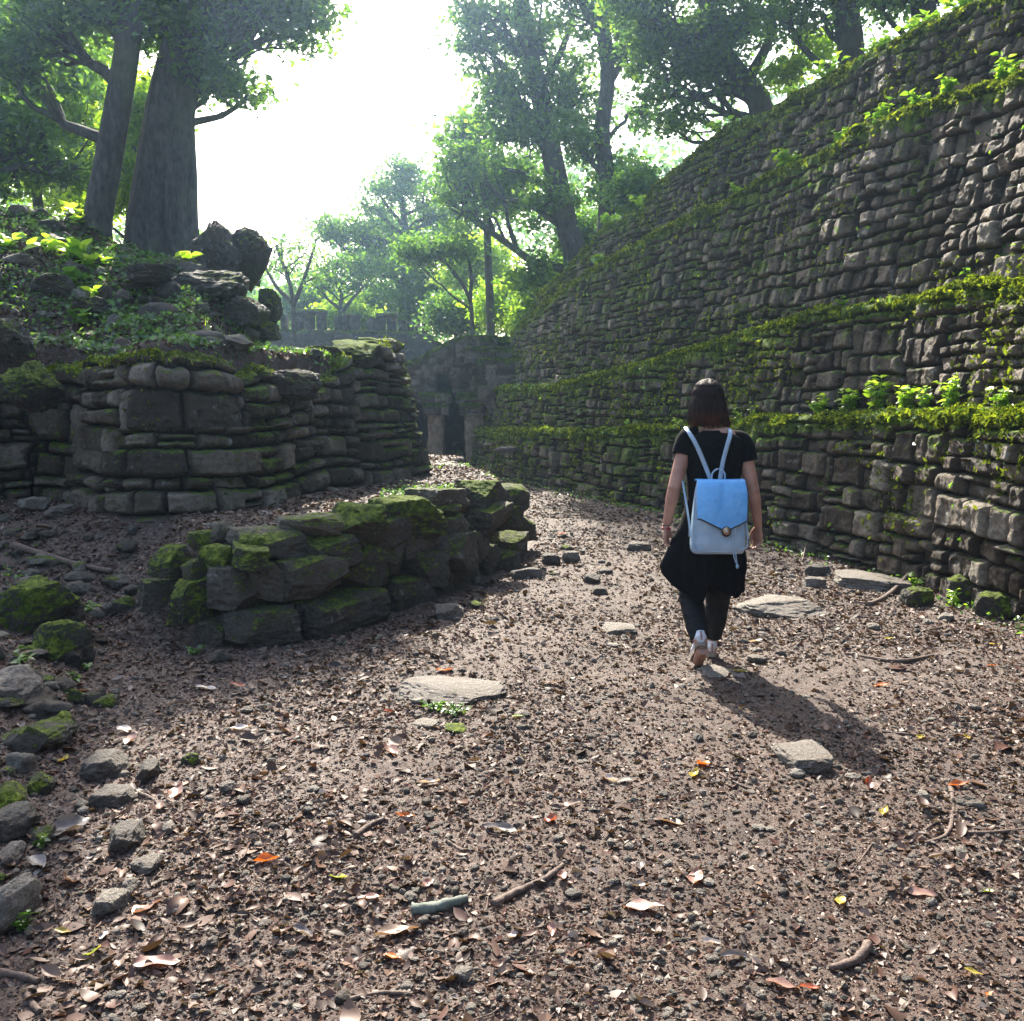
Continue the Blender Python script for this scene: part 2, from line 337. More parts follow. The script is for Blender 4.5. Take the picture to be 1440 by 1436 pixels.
# ------------------------------------------------------------ masonry relief
def masonry(s, t, hmin, hmax, wmin, wmax, seed, depth=.06, warp=.03, joint=.03, split=.25):
    r = np.random.default_rng(seed)
    t1 = t + warp * 1.6 * fbm(s * .8, t * 1.2, 0, 2, seed) + warp * .7 * fbm(s * 7, t * 7, 0, 2, seed + 5)
    s1 = s + warp * .9 * fbm(s * 6, t * 6, 3.3, 2, seed + 9)
    # patches of coursing, each laid by itself, so that no course runs the length of the wall
    sgw = s1 + .14 * fbm(s * .9, t * 2.2, 4.4, 3, seed + 60) + 5.0
    SB = np.concatenate([[0], np.cumsum(r.uniform(wmax * 1.1, wmax * 3.4, 300))]); gi = np.clip(np.searchsorted(SB, sgw) - 1, 0, 298)
    band = np.floor((t + .25 * vn(gi * 7.7, gi * 0, 0, seed + 61)) / (hmax * 5.5)).astype(np.int64)
    gkey = gi * 50 + band; gsc = .78 + .55 * _h(gkey, gkey * 0 + 11, gkey * 0, seed); gof = _h(gkey, gkey * 0 + 12, gkey * 0, seed) * hmax * 1.3
    segd = np.minimum(sgw - SB[gi], SB[gi + 1] - sgw)
    t1 = t1 * gsc + 1.0 + gof
    rows = np.concatenate([[0], np.cumsum(r.uniform(hmin, hmax, 200) * (1 + .35 * (r.random(200) < .2)))])
    ri = np.clip(np.searchsorted(rows, t1) - 1, 0, 198)
    tb = rows[ri]; tt = rows[ri + 1]
    sid = np.zeros(s.shape, np.int64); sl = np.zeros(s.shape); sr = np.zeros(s.shape); s1 = s1 + 3.0
    for k in np.unique(ri):
        m = ri == k
        ws = r.uniform(wmin, wmax, 400) ** 1.0; hh = rows[k + 1] - rows[k]
        ws = ws * (.7 + .6 * hh / hmax)
        J = np.concatenate([[0], np.cumsum(ws)]) + r.uniform(0, wmax)
        J = J - J[0]; J[1:] += r.uniform(-.02, .02)
        ji = np.clip(np.searchsorted(J, s1[m]) - 1, 0, 398)
        sl[m] = J[ji]; sr[m] = J[ji + 1]; sid[m] = k * 1000 + ji
    H1 = _h(sid, sid * 0 + 1, sid * 0, seed); H2 = _h(sid, sid * 0 + 2, sid * 0, seed); H3 = _h(sid, sid * 0 + 3, sid * 0, seed); H4 = _h(sid, sid * 0 + 4, sid * 0, seed)
    sid = sid + gkey * 7919; H3 = _h(sid, sid * 0 + 3, sid * 0, seed); H4 = _h(sid, sid * 0 + 4, sid * 0, seed)
    # some stones are two thin slabs or two short ones
    mid = tb + (tt - tb) * (.35 + .3 * H4); sp_ = (H3 < split) & ((tt - tb) > hmin * 1.2)
    up = t1 > mid
    tb2 = np.where(sp_ & up, mid, tb); tt2 = np.where(sp_ & ~up, mid, tt)
    sid = np.where(sp_ & up, sid + 500000, sid)
    H1 = _h(sid, sid * 0 + 1, sid * 0, seed); H2 = _h(sid, sid * 0 + 2, sid * 0, seed)
    tilt = _h(sid, sid * 0 + 6, sid * 0, seed) - .5; tilt2 = _h(sid, sid * 0 + 7, sid * 0, seed) - .5
    jr = joint * (.7 + .8 * _h(sid, sid * 0 + 9, sid * 0, seed))
    du = np.minimum(np.minimum(s1 - sl, sr - s1), segd); dv = np.minimum(t1 - tb2, tt2 - t1)
    gap = joint * .30; a = np.clip((du - gap) / jr, 0, 1); b = np.clip((dv - gap * .8) / jr, 0, 1)
    prof = np.sqrt(np.clip(1 - (1 - a) ** 2, 0, 1)) * np.sqrt(np.clip(1 - (1 - b) ** 2, 0, 1))
    cu = (s1 - (sl + sr) / 2); cv = (t1 - (tb2 + tt2) / 2)
    d = prof * depth * (.75 + .5 * H1) + prof * ((H2 - .5) * depth * .6 + tilt * cu * .45 + tilt2 * cv * .2)
    d = np.where(H2 < .04, prof * depth * .15, d)          # fallen-out stones
    d = d + .020 * fbm(s * 8, t * 8, 1.7, 4, seed + 20) * (.5 + .5 * prof) + .007 * fbm(s * 32, t * 32, 0, 3, seed + 21) + .03 * (fbm(s * 1.6, t * 1.6, 0, 3, seed + 30))
    d = d - .016 * np.abs(fbm(s * 11, t * 11, 2.2, 4, seed + 35)) - .012 * sstep(fbm(s * 14, t * 14, 5.1, 2, seed + 33), .25, .5)
    return d, H1, prof
def wall_piece(name, bot, top, n_in, ledge, mat, parent, seed, pat, moss_fn, rows_m=.014, tooth=.03, ledge_z0=0.0, end_in=0.0):
    """bot, top Nx3 curves along the wall; n_in Nx2 unit vector into the hill; ledge = depth of the ledge behind the top edge"""
    N = len(bot)
    s = np.concatenate([[0], np.cumsum(np.linalg.norm(np.diff(bot[:, :2], axis=0), axis=1))])
    H = np.linalg.norm(top - bot, axis=1); nv = max(8, int(H.max() / rows_m)); nl = max(3, int(ledge / .03))
    v = np.linspace(0, 1, nv)
    P = bot[:, None] + (top - bot)[:, None] * v[None, :, None]
    S = np.repeat(s[:, None], nv, 1); T = v[None] * H[:, None]
    ztop = H[:, None] - T
    d, tone, prof = masonry(S.ravel(), (bot[:, 2:3] * .9 + T).ravel(), seed=seed, **pat)
    d = d.reshape(S.shape); tone = tone.reshape(S.shape); prof = prof.reshape(S.shape)
    edge = sstep(ztop, 0, .05)
    d = d * (.35 + .65 * edge)
    out = np.concatenate([-n_in, np.full((N, 1), .06)], 1)
    P = P + out[:, None] * d[..., None]
    # ragged crest
    rag = tooth * fbm(s * 3.1, s * 0 + seed, 0, 3, seed + 40) + tooth * .8 * (tone[:, -3] - .5)
    P[..., 2] += rag[:, None] * sstep(T / np.maximum(H[:, None], .01), .75, 1)
    moss = moss_fn(P[..., 0], P[..., 1], P[..., 2], ztop)
    # ledge top
    v2 = np.linspace(0, 1, nl + 1)[1:]
    base = P[:, -1]
    Lp = np.repeat(base[:, None], nl, 1); Lp[..., :2] += n_in[:, None] * (v2[None, :, None] * ledge)
    Lp[..., 2] += .015 + .03 * fbm(Lp[..., 0] * 5, Lp[..., 1] * 5, 0, 3, seed + 50) * 1.2 + ledge_z0 * v2[None]
    P = np.concatenate([P, Lp], 1); tone = np.concatenate([tone, np.full((N, nl), .35)], 1); prof = np.concatenate([prof, np.ones((N, nl))], 1)
    mossl = np.full((N, nl), .42); moss = np.concatenate([moss, mossl], 1)
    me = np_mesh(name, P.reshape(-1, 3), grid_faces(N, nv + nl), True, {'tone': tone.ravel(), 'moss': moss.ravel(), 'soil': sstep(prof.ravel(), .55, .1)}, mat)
    return link(name, me, parent), P, nv
DARKSTONE = [(.020, .013, .008), (.062, .043, .027), (.125, .098, .068), (.30, .265, .215)]
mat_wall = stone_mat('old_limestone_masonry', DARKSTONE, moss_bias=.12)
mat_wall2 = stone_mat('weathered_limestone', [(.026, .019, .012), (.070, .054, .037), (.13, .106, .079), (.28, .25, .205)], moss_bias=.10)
mat_rock = stone_mat('loose_limestone', [(.07, .062, .055), (.15, .135, .12), (.23, .205, .18), (.36, .33, .29)], moss_bias=-.16, scale=2.2)
mat_mossy = stone_mat('mossy_limestone', [(.035, .031, .025), (.08, .072, .06), (.14, .128, .108), (.26, .24, .20)], moss_bias=.12, scale=1.5, moss_cols=((.024, .040, .007), (.10, .145, .013), (.28, .34, .03)))
mat_gate = stone_mat('pale_masonry', [(.06, .05, .04), (.13, .11, .09), (.22, .19, .16), (.36, .33, .28)], moss_bias=.08)
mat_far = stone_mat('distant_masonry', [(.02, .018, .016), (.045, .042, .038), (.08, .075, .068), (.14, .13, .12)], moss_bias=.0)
mat_plaster = simple_mat('old_stucco', (.13, .09, .06), (.36, .28, .20), 9, .9, .6, .02)
# small leaf scattering --------------------------------------------------
def leaf_quads(P, size, nrm=None, spread=1.0, fold=.25, aspect=.5, r=None, rnd=None):
    """one folded rhomb per point: base, left, tip, right as two triangles"""
    r = r or rng; N = len(P); size = np.broadcast_to(np.asarray(size, float), (N,))
    if nrm is None:
        nr = r.normal(size=(N, 3)); nr[:, 2] = np.abs(nr[:, 2]) + .3
    else: nr = np.asarray(nrm, float) + r.normal(size=(N, 3)) * spread
    nr = nr / (np.linalg.norm(nr, axis=1)[:, None] + 1e-9)
    a = r.normal(size=(N, 3)); a -= nr * (a * nr).sum(1)[:, None]; a /= np.linalg.norm(a, axis=1)[:, None] + 1e-9
    b = np.cross(nr, a); h = size[:, None]
    V = np.stack([P - a * h * .5, P + b * h * aspect * .5 + nr * h * fold * .35 - a * h * .06, P + a * h * .5 - nr * h * fold * .3, P - b * h * aspect * .5 + nr * h * fold * .35 - a * h * .06], 1).reshape(-1, 3)
    i = np.arange(N)[:, None] * 4
    T = np.concatenate([i + [0, 2, 1], i + [0, 3, 2]], 0)
    rn = (r.random(N) if rnd is None else rnd)
    return V, T, np.repeat(rn, 4)
mat_mossleaf = leaf_mat('moss_tufts', [(0, (.03, .045, .006)), (.4, (.09, .12, .010)), (.75, (.19, .24, .018)), (1, (.34, .40, .035))], .35, .6, 1.5, .01)
mat_weed = leaf_mat('small_weeds', [(0, (.03, .07, .01)), (.5, (.07, .15, .02)), (.8, (.14, .27, .03)), (1, (.25, .40, .04))], .5, .35, 1.7, .06)

# ------------------------------------------------------------ great stepped wall on the right
def adaptive(C, near=.013, k=.0019, y0=2.0):
    """resample curve with spacing growing with distance"""
    L = np.concatenate([[0], np.cumsum(np.linalg.norm(np.diff(C, axis=0), axis=1))]); t = 0; ts = [0]
    while t < L[-1]:
        y = np.interp(t, L, C[:, 1]); t += .12 if y < y0 else max(near, k * y); ts.append(min(t, L[-1]))
    ts = np.array(ts); return np.stack([np.interp(ts, L, C[:, 0]), np.interp(ts, L, C[:, 1])], 1)
right = empty('stone_wall', (float(R_C[20, 0]), float(R_C[20, 1]), 0), 'tall dark mossy dry-stone wall rising in ledges along the right side of the path', 'wall')
def rel(parent, o):
    o.matrix_parent_inverse = Matrix.Translation(parent.location).inverted(); return o
C = adaptive(poly(R_PTS, .02), .0125, .0018, 4.2)
T = np.gradient(C, axis=0); T /= np.linalg.norm(T, axis=1)[:, None]
k = 25; T = np.stack([np.convolve(np.pad(T[:, i], k, 'edge'), np.ones(2 * k + 1) / (2 * k + 1), 'valid') for i in (0, 1)], 1); T /= np.linalg.norm(T, axis=1)[:, None]
NI = np.stack([T[:, 1], -T[:, 0]], 1)
def moss_right(x, y, z, ztop):
    far = sstep(y, 8, 13) * .27
    near = -.05 + .18 * sstep(fbm(x * .7, y * .7, z * .9, 3, 90), -.1, .6)
    return near + far + .65 * sstep(.22 - ztop, 0, .18) + .22 * sstep(.5 - ztop, 0, .4)
offs = [0.0, .30, .72, 1.42]; batter = [.12, .26, .44, .30]
wall_P = []
zs = [G(C[:, 0], C[:, 1]) - .12] + [lz(k, C[:, 1] + .0) for k in range(4)]
for k in range(1, 4): zs[k] = np.minimum(zs[k] + .035 * fbm(C[:, 1] * 1.1, C[:, 1] * 0 + 3 * k, 0, 3, 300 + k), zs[k + 1] - .03)
pats = [dict(hmin=.12, hmax=.23, wmin=.13, wmax=.36, depth=.095, warp=.026, joint=.028, split=.14),
        dict(hmin=.11, hmax=.20, wmin=.10, wmax=.26, depth=.09, warp=.028, joint=.026, split=.12),
        dict(hmin=.11, hmax=.20, wmin=.09, wmax=.23, depth=.09, warp=.03, joint=.026, split=.10),
        dict(hmin=.10, hmax=.18, wmin=.09, wmax=.22, depth=.085, warp=.03, joint=.024, split=.10)]
for k in range(4):
    wob = .05 * fbm(C[:, 1] * .5, C[:, 1] * 0 + k, 0, 3, 77 + k)
    off0 = offs[k] + wob; off1 = off0 + batter[k] * np.clip((zs[k + 1] - zs[k]) / 1.6, .1, 1)
    bz = zs[k] - (0 if k == 0 else .06)
    B = np.concatenate([C + NI * off0[:, None], bz[:, None]], 1); Tp = np.concatenate([C + NI * off1[:, None], np.maximum(zs[k + 1], bz + .03)[:, None]], 1)
    led = (offs[k + 1] + .15 - offs[k] - batter[k] * .5) if k < 3 else 1.6
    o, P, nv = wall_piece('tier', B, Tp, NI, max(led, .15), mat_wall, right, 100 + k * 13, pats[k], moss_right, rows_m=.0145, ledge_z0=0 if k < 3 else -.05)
    rel(right, o); wall_P.append((P, nv))
# moss and tiny weeds that cling to the faces and hang over the ledge edges
def cling(wall_P, parent, count, seed, far_only=False, edge_share=.6, size=(.018, .05), ymin=4.5, ymax=24, name='moss', mat=None, dens=None):
    r = np.random.default_rng(seed); Ps = []; Ss = []; Ns = []
    for P, nv in wall_P:
        N = P.shape[0]; w = 1.0 / np.maximum(P[:, 0, 1], 4) ** .9; w *= (P[:, 0, 1] > ymin) & (P[:, 0, 1] < ymax)
        ds = np.concatenate([[0], np.linalg.norm(np.diff(P[:, 0, :2], axis=0), axis=1)]); w = w * ds; w /= w.sum()
        m = int(count / len(wall_P)); ne = int(m * edge_share)
        i = r.choice(N, ne, p=w); j = np.clip(nv - 1 + (r.normal(size=ne) * 4.0 - 1.5).astype(int), 2, P.shape[1] - 1)
        # clumps along the edge
        cl = fbm(P[i, 0, 1] * 2.2, i * 0.0 + nv, 0, 3, seed + 3); keep = cl > r.uniform(-.5, .42, ne)
        i, j = i[keep], j[keep]; q = P[i, j]
        Ps.append(q); Ss.append(r.uniform(*size, len(q)) * (1 + .05 * q[:, 1])); Ns.append(np.tile([-.6, -.5, .5], (len(q), 1)))
        nf = m - ne; i = r.choice(N, nf, p=w); j = r.integers(2, nv, nf); q = P[i, j]
        mz = fbm(q[:, 0] * 1.3, q[:, 1] * 1.3, q[:, 2] * 1.6, 4, seed + 4) + sstep(q[:, 1], 8, 14) * .16 - .14
        keep = mz > r.uniform(-.1, .5, nf); q = q[keep]
        Ps.append(q); Ss.append(r.uniform(*size, len(q)) * (.8 + .05 * q[:, 1])); Ns.append(np.tile([-.7, -.5, .4], (len(q), 1)))
    q = np.concatenate(Ps); s = np.concatenate(Ss); nn = np.concatenate(Ns)
    q = q + np.array([-.012, -.008, .004])
    V, T_, rn = leaf_quads(q, s, nn, .8, r=r)
    o = link(name, np_mesh(name, V, T_, False, {'rnd': rn}, mat or mat_mossleaf), parent); o['kind'] = 'stuff'
    return o
rel(right, cling(wall_P, right, 160000, 5, edge_share=.55, size=(.02, .055)))
o = cling(wall_P, right, 9000, 6, edge_share=.35, size=(.03, .06), name='creeping_weeds', mat=mat_weed); rel(right, o)

# ------------------------------------------------------------ masonry wall on the left, above the terrace
leftw = empty('retaining_wall', (-2.3, 8.4, tz), 'shaded battered masonry wall holding up the mound on the left', 'wall')
C = adaptive(poly(U_PTS, .02)[5:], .012, .0014, 0)
T = np.gradient(C, axis=0); T /= np.linalg.norm(T, axis=1)[:, None]; k = 12
T = np.stack([np.convolve(np.pad(T[:, i], k, 'edge'), np.ones(2 * k + 1) / (2 * k + 1), 'valid') for i in (0, 1)], 1); T /= np.linalg.norm(T, axis=1)[:, None]
NI = np.stack([-T[:, 1], T[:, 0]], 1)
s_arc = np.concatenate([[0], np.cumsum(np.linalg.norm(np.diff(C, axis=0), axis=1))])
# crest heights from the photo
pxC = 720 + F * C[:, 0] / C[:, 1]; bend = C[:, 1] < 12.4
crest_py = np.interp(pxC, [-200, 20, 60, 150, 260, 300, 380, 450, 470, 520, 560, 600], [560, 545, 520, 505, 500, 507, 520, 526, 545, 500, 484, 480])
zt = np.array([W(p, q, y + .25)[2] for p, q, y in zip(pxC, crest_py, C[:, 1])])
i0 = np.argmax(C[:, 1] > 12.4); zt[i0:] = zt[i0]
zt = np.convolve(np.pad(zt, 10, 'edge'), np.ones(21) / 21, 'valid')
def moss_left(x, y, z, ztop):
    return -.02 + .22 * sstep(fbm(x * .9, y * .9, z, 3, 91), 0, .6) + .35 * sstep(.1 - ztop, 0, .1) + .35 * sstep(x, -2.0, -1.3) * sstep(fbm(x * 2, y * 2, z * 2, 2, 92), -.4, .3)
wob = .06 * fbm(s_arc * .8, s_arc * 0, 0, 3, 55)
bat = np.interp(s_arc / s_arc[-1], [0, .6, .85, 1], [.22, .22, .42, .42])
B = np.concatenate([C + NI * wob[:, None], (G(C[:, 0], C[:, 1]) * 0 + tz - .2)[:, None]], 1)
Tp = np.concatenate([C + NI * (wob + bat)[:, None], zt[:, None]], 1)
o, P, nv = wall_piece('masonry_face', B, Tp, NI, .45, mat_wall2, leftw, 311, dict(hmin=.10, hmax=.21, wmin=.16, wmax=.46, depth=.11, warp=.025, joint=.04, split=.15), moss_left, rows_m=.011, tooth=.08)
rel(leftw, o); leftP = [(P, nv)]
rel(leftw, cling(leftP, leftw, 14000, 15, edge_share=.5, size=(.015, .04), ymin=7, ymax=16))
# ------------------------------------------------------------ vaulted building at the end of the path
YB = 23.2
bw = empty('vaulted_building', tuple(W(640, 655, YB) * [1, 1, 0]), 'ruined stone building with two dark corbelled doorways where the path ends', 'ruin')
def facade(name, Y, x0, x1, top_fn, bot, openings, thick, seed, pat, mat, slope=0.0, moss=.1, step=.03, parent=None):
    """relief masonry front standing at depth Y, outlines in photo pixels, with real thickness"""
    m = mpp(Y); nx = int((x1 - x0) * m / step); xs = np.linspace(x0, x1, nx)
    zt = np.array([W(x, top_fn(x), Y)[2] for x in xs]); zb = W(x0, bot, Y)[2]; nz = int((zt.max() - zb) / step)
    v = np.linspace(0, 1, nz); Z = zb + (zt - zb)[:, None] * v[None]
    Xw = np.array([W(x, 560, Y)[0] for x in xs]); X = np.repeat(Xw[:, None], nz, 1)
    d, tone, prof = masonry(X.ravel() + 20, Z.ravel(), seed=seed, **pat); d = d.reshape(X.shape)
    Yy = Y - d + slope * (Z - zb) + 0 * X
    V = np.stack([X, Yy, Z], -1)
    F0 = grid_faces(nx, nz)
    # pixel position of each face centre to cut the doorways
    c = V.reshape(-1, 3)[F0].mean(1); t = c[:, 1:2] / 1.0; a = c[:, 0] / (c[:, 1] * cp - (c[:, 2] - 1.5) * sp); b = (c[:, 1] * sp + (c[:, 2] - 1.5) * cp) / (c[:, 1] * cp - (c[:, 2] - 1.5) * sp)
    px = 720 + F * a; py = 718 - F * b; keep = np.ones(len(F0), bool)
    for op in openings:
        ys_ = [p[0] for p in op]; l = np.interp(py, ys_, [p[1] for p in op]); r_ = np.interp(py, ys_, [p[2] for p in op])
        jx = 1.2 * vn(py * .2, px * 0, 0, seed); keep &= ~((py > ys_[0]) & (py < ys_[-1]) & (px > l + jx) & (px < r_ + jx))
    n_ = len(c) and V.reshape(-1, 3).shape[0]
    Vb = V.reshape(-1, 3).copy(); Vb[:, 1] = Y + thick + slope * (Vb[:, 2] - zb)
    Ff = F0[keep]; Fb = Ff[:, ::-1] + n_
    # side walls along every boundary edge
    E = np.concatenate([Ff[:, [0, 1]], Ff[:, [1, 2]], Ff[:, [2, 3]], Ff[:, [3, 0]]]); key = np.sort(E, 1); kk = key[:, 0].astype(np.int64) * 10000000 + key[:, 1]
    u, idx, cnt = np.unique(kk, return_index=True, return_counts=True); be = E[idx[cnt == 1]]
    Sd = np.stack([be[:, 1], be[:, 0], be[:, 0] + n_, be[:, 1] + n_], 1)
    tone = np.concatenate([tone, np.full(n_, .4)]); mo = np.concatenate([np.full(n_, moss), np.full(n_, moss)])
    ztf = np.repeat(zt[:, None], nz, 1).ravel(); mo[:n_] += .5 * sstep(.25 - (ztf - V.reshape(-1, 3)[:, 2]), 0, .25)
    me = np_mesh(name, np.concatenate([V.reshape(-1, 3), Vb]), [np.concatenate([Ff, Fb, Sd])[:, ::-1]], True, {'tone': tone, 'moss': mo}, mat)
    return rel(parent, link(name, me, parent))
top1 = lambda x: float(np.interp(x, [520, 553, 572, 590, 605, 622, 640, 655, 700], [532, 522, 508, 502, 492, 484, 474, 471, 471]))
fp = dict(hmin=.12, hmax=.24, wmin=.10, wmax=.26, depth=.07, warp=.05, joint=.05)
openA = [(545, 572, 579), (560, 568, 584), (578, 570, 602), (657, 576, 604)]
openB = [(526, 612, 629), (545, 611, 634), (560, 614, 640), (575, 622, 652), (657, 622, 656)]
facade('front_wall', YB, 535, 700, top1, 660, [openA, openB], .8, 21, fp, mat_gate, .02, .12, parent=bw)
# side and back walls and vault roof make a dark room
def boxm(mb, x0, x1, y0, y1, z0, z1, **k):
    V = [(x, y, z) for x in (x0, x1) for y in (y0, y1) for z in (z0, z1)]
    mb.add(V, [(0, 1, 3, 2), (4, 6, 7, 5), (0, 4, 5, 1), (2, 3, 7, 6), (0, 2, 6, 4), (1, 5, 7, 3)], **k)
xl = W(535, 560, YB)[0]; xr = W(740, 560, YB)[0]
mb = MB(); boxm(mb, xl, xl + .4, YB + .8, YB + 3.6, -.2, 1.9, tone=.4, moss=.2); boxm(mb, xr - .3, xr + .3, YB + .8, YB + 3.6, -.2, 2.6, tone=.4, moss=.2); boxm(mb, xl, xr + .3, YB + 3.62, YB + 4.0, -.2, 2.3, tone=.4, moss=.2)
rel(bw, mb.obj('rear_wall', mat_gate, bw))
mb = MB(); V = []
nx = 40; xs_ = np.linspace(xl - .05, xr + .25, nx); zt_ = np.array([W(720 + F * x / YB, top1(720 + F * x / YB), YB)[2] for x in xs_]) - .12
ys_ = np.linspace(YB + .5, YB + 4.0, 20); VV = np.stack([np.repeat(xs_[:, None], 20, 1), np.repeat(ys_[None], nx, 0), zt_[:, None] + .1 * fbm(xs_[:, None] * 2, ys_[None] * 2, 0, 3, 4)], -1)
bot_ = VV.copy(); bot_[..., 2] -= .35
mb.add(VV.reshape(-1, 3), grid_faces(nx, 20)[:, ::-1], tone=.4, moss=.6); mb.add(bot_.reshape(-1, 3), grid_faces(nx, 20), tone=.4, moss=0)
rel(bw, mb.obj('vault_roof', mat_gate, bw))
def pillar(px0, px1, pyt, Y):
    a = W(px0, 600, Y); b = W(px1, 600, Y); zt0 = W(px0, pyt, Y)[2]; w = (b[0] - a[0]) / 2; cx = (a[0] + b[0]) / 2
    n_ = 24; zz = np.linspace(-.1, zt0, n_); sg = 28; th = np.arange(sg) * 2 * PI / sg
    ex = np.sign(np.cos(th)) * np.abs(np.cos(th)) ** .35; ey = np.sign(np.sin(th)) * np.abs(np.sin(th)) ** .35
    V = np.stack([cx + ex[None] * w * (1 - .05 * zz[:, None] / zt0) + 0 * zz[:, None], Y + .3 + ey[None] * .28 + 0 * zz[:, None], zz[:, None] + 0 * ex[None]], -1)
    V = V + .05 * np.stack([fbm(V[..., 0] * 4, V[..., 2] * 4, V[..., 1] * 4, 3, 8), fbm(V[..., 0] * 4, V[..., 2] * 4, V[..., 1] * 4, 3, 9), 0 * V[..., 0]], -1)
    i = np.arange(n_ - 1)[:, None] * sg + np.arange(sg)[None]; j = np.arange(n_ - 1)[:, None] * sg + (np.arange(sg)[None] + 1) % sg
    mb = MB(); mb.add(V.reshape(-1, 3), np.stack([i, j, j + sg, i + sg], -1).reshape(-1, 4)); rel(bw, mb.obj('pillar', mat_plaster, bw))
for c0, c1, yt, yb, sd_ in [(594, 630, 566, 584, 1), (588, 634, 552, 567, 2), (646, 688, 566, 584, 3), (641, 690, 552, 567, 4)]:
    facade('corbel', YB - .16, c0, c1, lambda x: yt, yb, [], .7, 70 + sd_, dict(hmin=.1, hmax=.2, wmin=.15, wmax=.3, depth=.06, warp=.03, joint=.03), mat_gate, 0, .1, step=.02, parent=bw)
pillar(600, 624, 560, YB - .12); pillar(653, 682, 560, YB - .2)
# bench-like sill inside the doorways
facade('sill', YB + 1.7, 565, 700, lambda x: 634, 664, [], .4, 23, dict(hmin=.2, hmax=.4, wmin=.12, wmax=.2, depth=.05, warp=.01, joint=.03), mat_gate, 0, .1, parent=bw)
# blocks in front of the roof at the right
facade('corner_block', YB - 1.3, 672, 742, lambda x: 503 + 1.5 * math.sin(x), 590, [[(552, 600, 664), (575, 600, 686), (600, 600, 700)]], 1.2, 25, dict(hmin=.2, hmax=.4, wmin=.3, wmax=.7, depth=.05, warp=.03, joint=.03), mat_gate, .03, .1, parent=bw)
facade('roof_step', YB - .35, 655, 742, lambda x: 487, 512, [], 1.2, 26, dict(hmin=.2, hmax=.4, wmin=.3, wmax=.7, depth=.04, warp=.03, joint=.03), mat_gate, .0, .15, parent=bw)
facade('roof_step', YB + .9, 660, 742, lambda x: 473, 495, [], 1.2, 27, dict(hmin=.2, hmax=.4, wmin=.3, wmax=.7, depth=.04, warp=.03, joint=.03), mat_gate, .0, .2, parent=bw)
# ------------------------------------------------------------ platform with a broken comb of piers behind
YP = 37.0
pf = empty('crested_platform', tuple(W(500, 640, YP) * [1, 1, 0]), 'distant shaded stone platform topped by a row of short piers', 'ruin')
topP = lambda x: float(np.interp(x, [300, 395, 560, 592, 606, 622, 640, 665], [459, 460, 463, 463, 470, 482, 505, 530]))
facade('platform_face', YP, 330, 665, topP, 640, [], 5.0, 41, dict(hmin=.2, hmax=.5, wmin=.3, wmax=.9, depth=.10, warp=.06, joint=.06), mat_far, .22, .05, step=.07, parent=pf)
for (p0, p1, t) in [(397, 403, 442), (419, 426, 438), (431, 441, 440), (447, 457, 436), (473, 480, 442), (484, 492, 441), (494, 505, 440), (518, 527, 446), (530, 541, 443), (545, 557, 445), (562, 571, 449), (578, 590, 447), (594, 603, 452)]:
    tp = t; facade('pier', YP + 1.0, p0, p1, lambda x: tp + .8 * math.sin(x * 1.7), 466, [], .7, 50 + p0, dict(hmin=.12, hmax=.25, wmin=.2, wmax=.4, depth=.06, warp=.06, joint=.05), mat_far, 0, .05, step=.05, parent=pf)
for (p0, p1) in [(419, 458), (484, 506), (530, 558)]:
    facade('lintel', YP + .95, p0, p1, lambda x: 434.5 if p0 == 419 else 440, 441 if p0 == 419 else 445, [], .8, 60 + p0, dict(hmin=.12, hmax=.25, wmin=.2, wmax=.4, depth=.05, warp=.06, joint=.05), mat_far, 0, .05, step=.05, parent=pf)

# ------------------------------------------------------------ trees
nb = NM('bark'); co = nb.co()
mp_ = nb.n('ShaderNodeMapping', {'Vector': co, 'Scale': (6, 6, 2.2)}).outputs[0]
f1 = nb.noise(3, 6, .65, mp_); f2 = nb.noise(1.2, 4, .6, co)
cb = nb.mix(nb.rng(f1, .35, .65), (.022, .019, .020), (.085, .076, .074)); cb = nb.mix(nb.rng(f2, .5, .75), cb, (.09, .11, .06))
nb.princ(Base_Color=cb, Roughness=.85, Normal=nb.bump(f1, .9, .04)); mat_bark = nb.m
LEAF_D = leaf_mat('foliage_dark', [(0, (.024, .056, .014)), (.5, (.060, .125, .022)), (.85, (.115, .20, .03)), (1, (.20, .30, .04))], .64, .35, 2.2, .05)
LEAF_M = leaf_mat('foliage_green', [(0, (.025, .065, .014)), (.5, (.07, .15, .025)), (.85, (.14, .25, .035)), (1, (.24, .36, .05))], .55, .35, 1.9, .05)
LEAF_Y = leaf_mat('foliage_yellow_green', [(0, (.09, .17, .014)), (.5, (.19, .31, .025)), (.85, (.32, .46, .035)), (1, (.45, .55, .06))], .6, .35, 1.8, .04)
def limb(mb, a, b, r0, r1, r, wob=.12, n_=7, seg=7, sag=0):
    a = np.asarray(a); b = np.asarray(b); t = np.linspace(0, 1, n_)[:, None]; L_ = np.linalg.norm(b - a)
    P = a + (b - a) * t; off = np.cumsum(r.normal(size=(n_, 3)) * wob * L_ / n_ * 1.6, axis=0) * np.sin(t * PI); P = P + off; P[:, 2] += sag * np.sin(t[:, 0] * PI)
    V, Q, T_ = tube(P, np.linspace(r0, r1, n_), seg); mb.add(V, Q, T_); return P
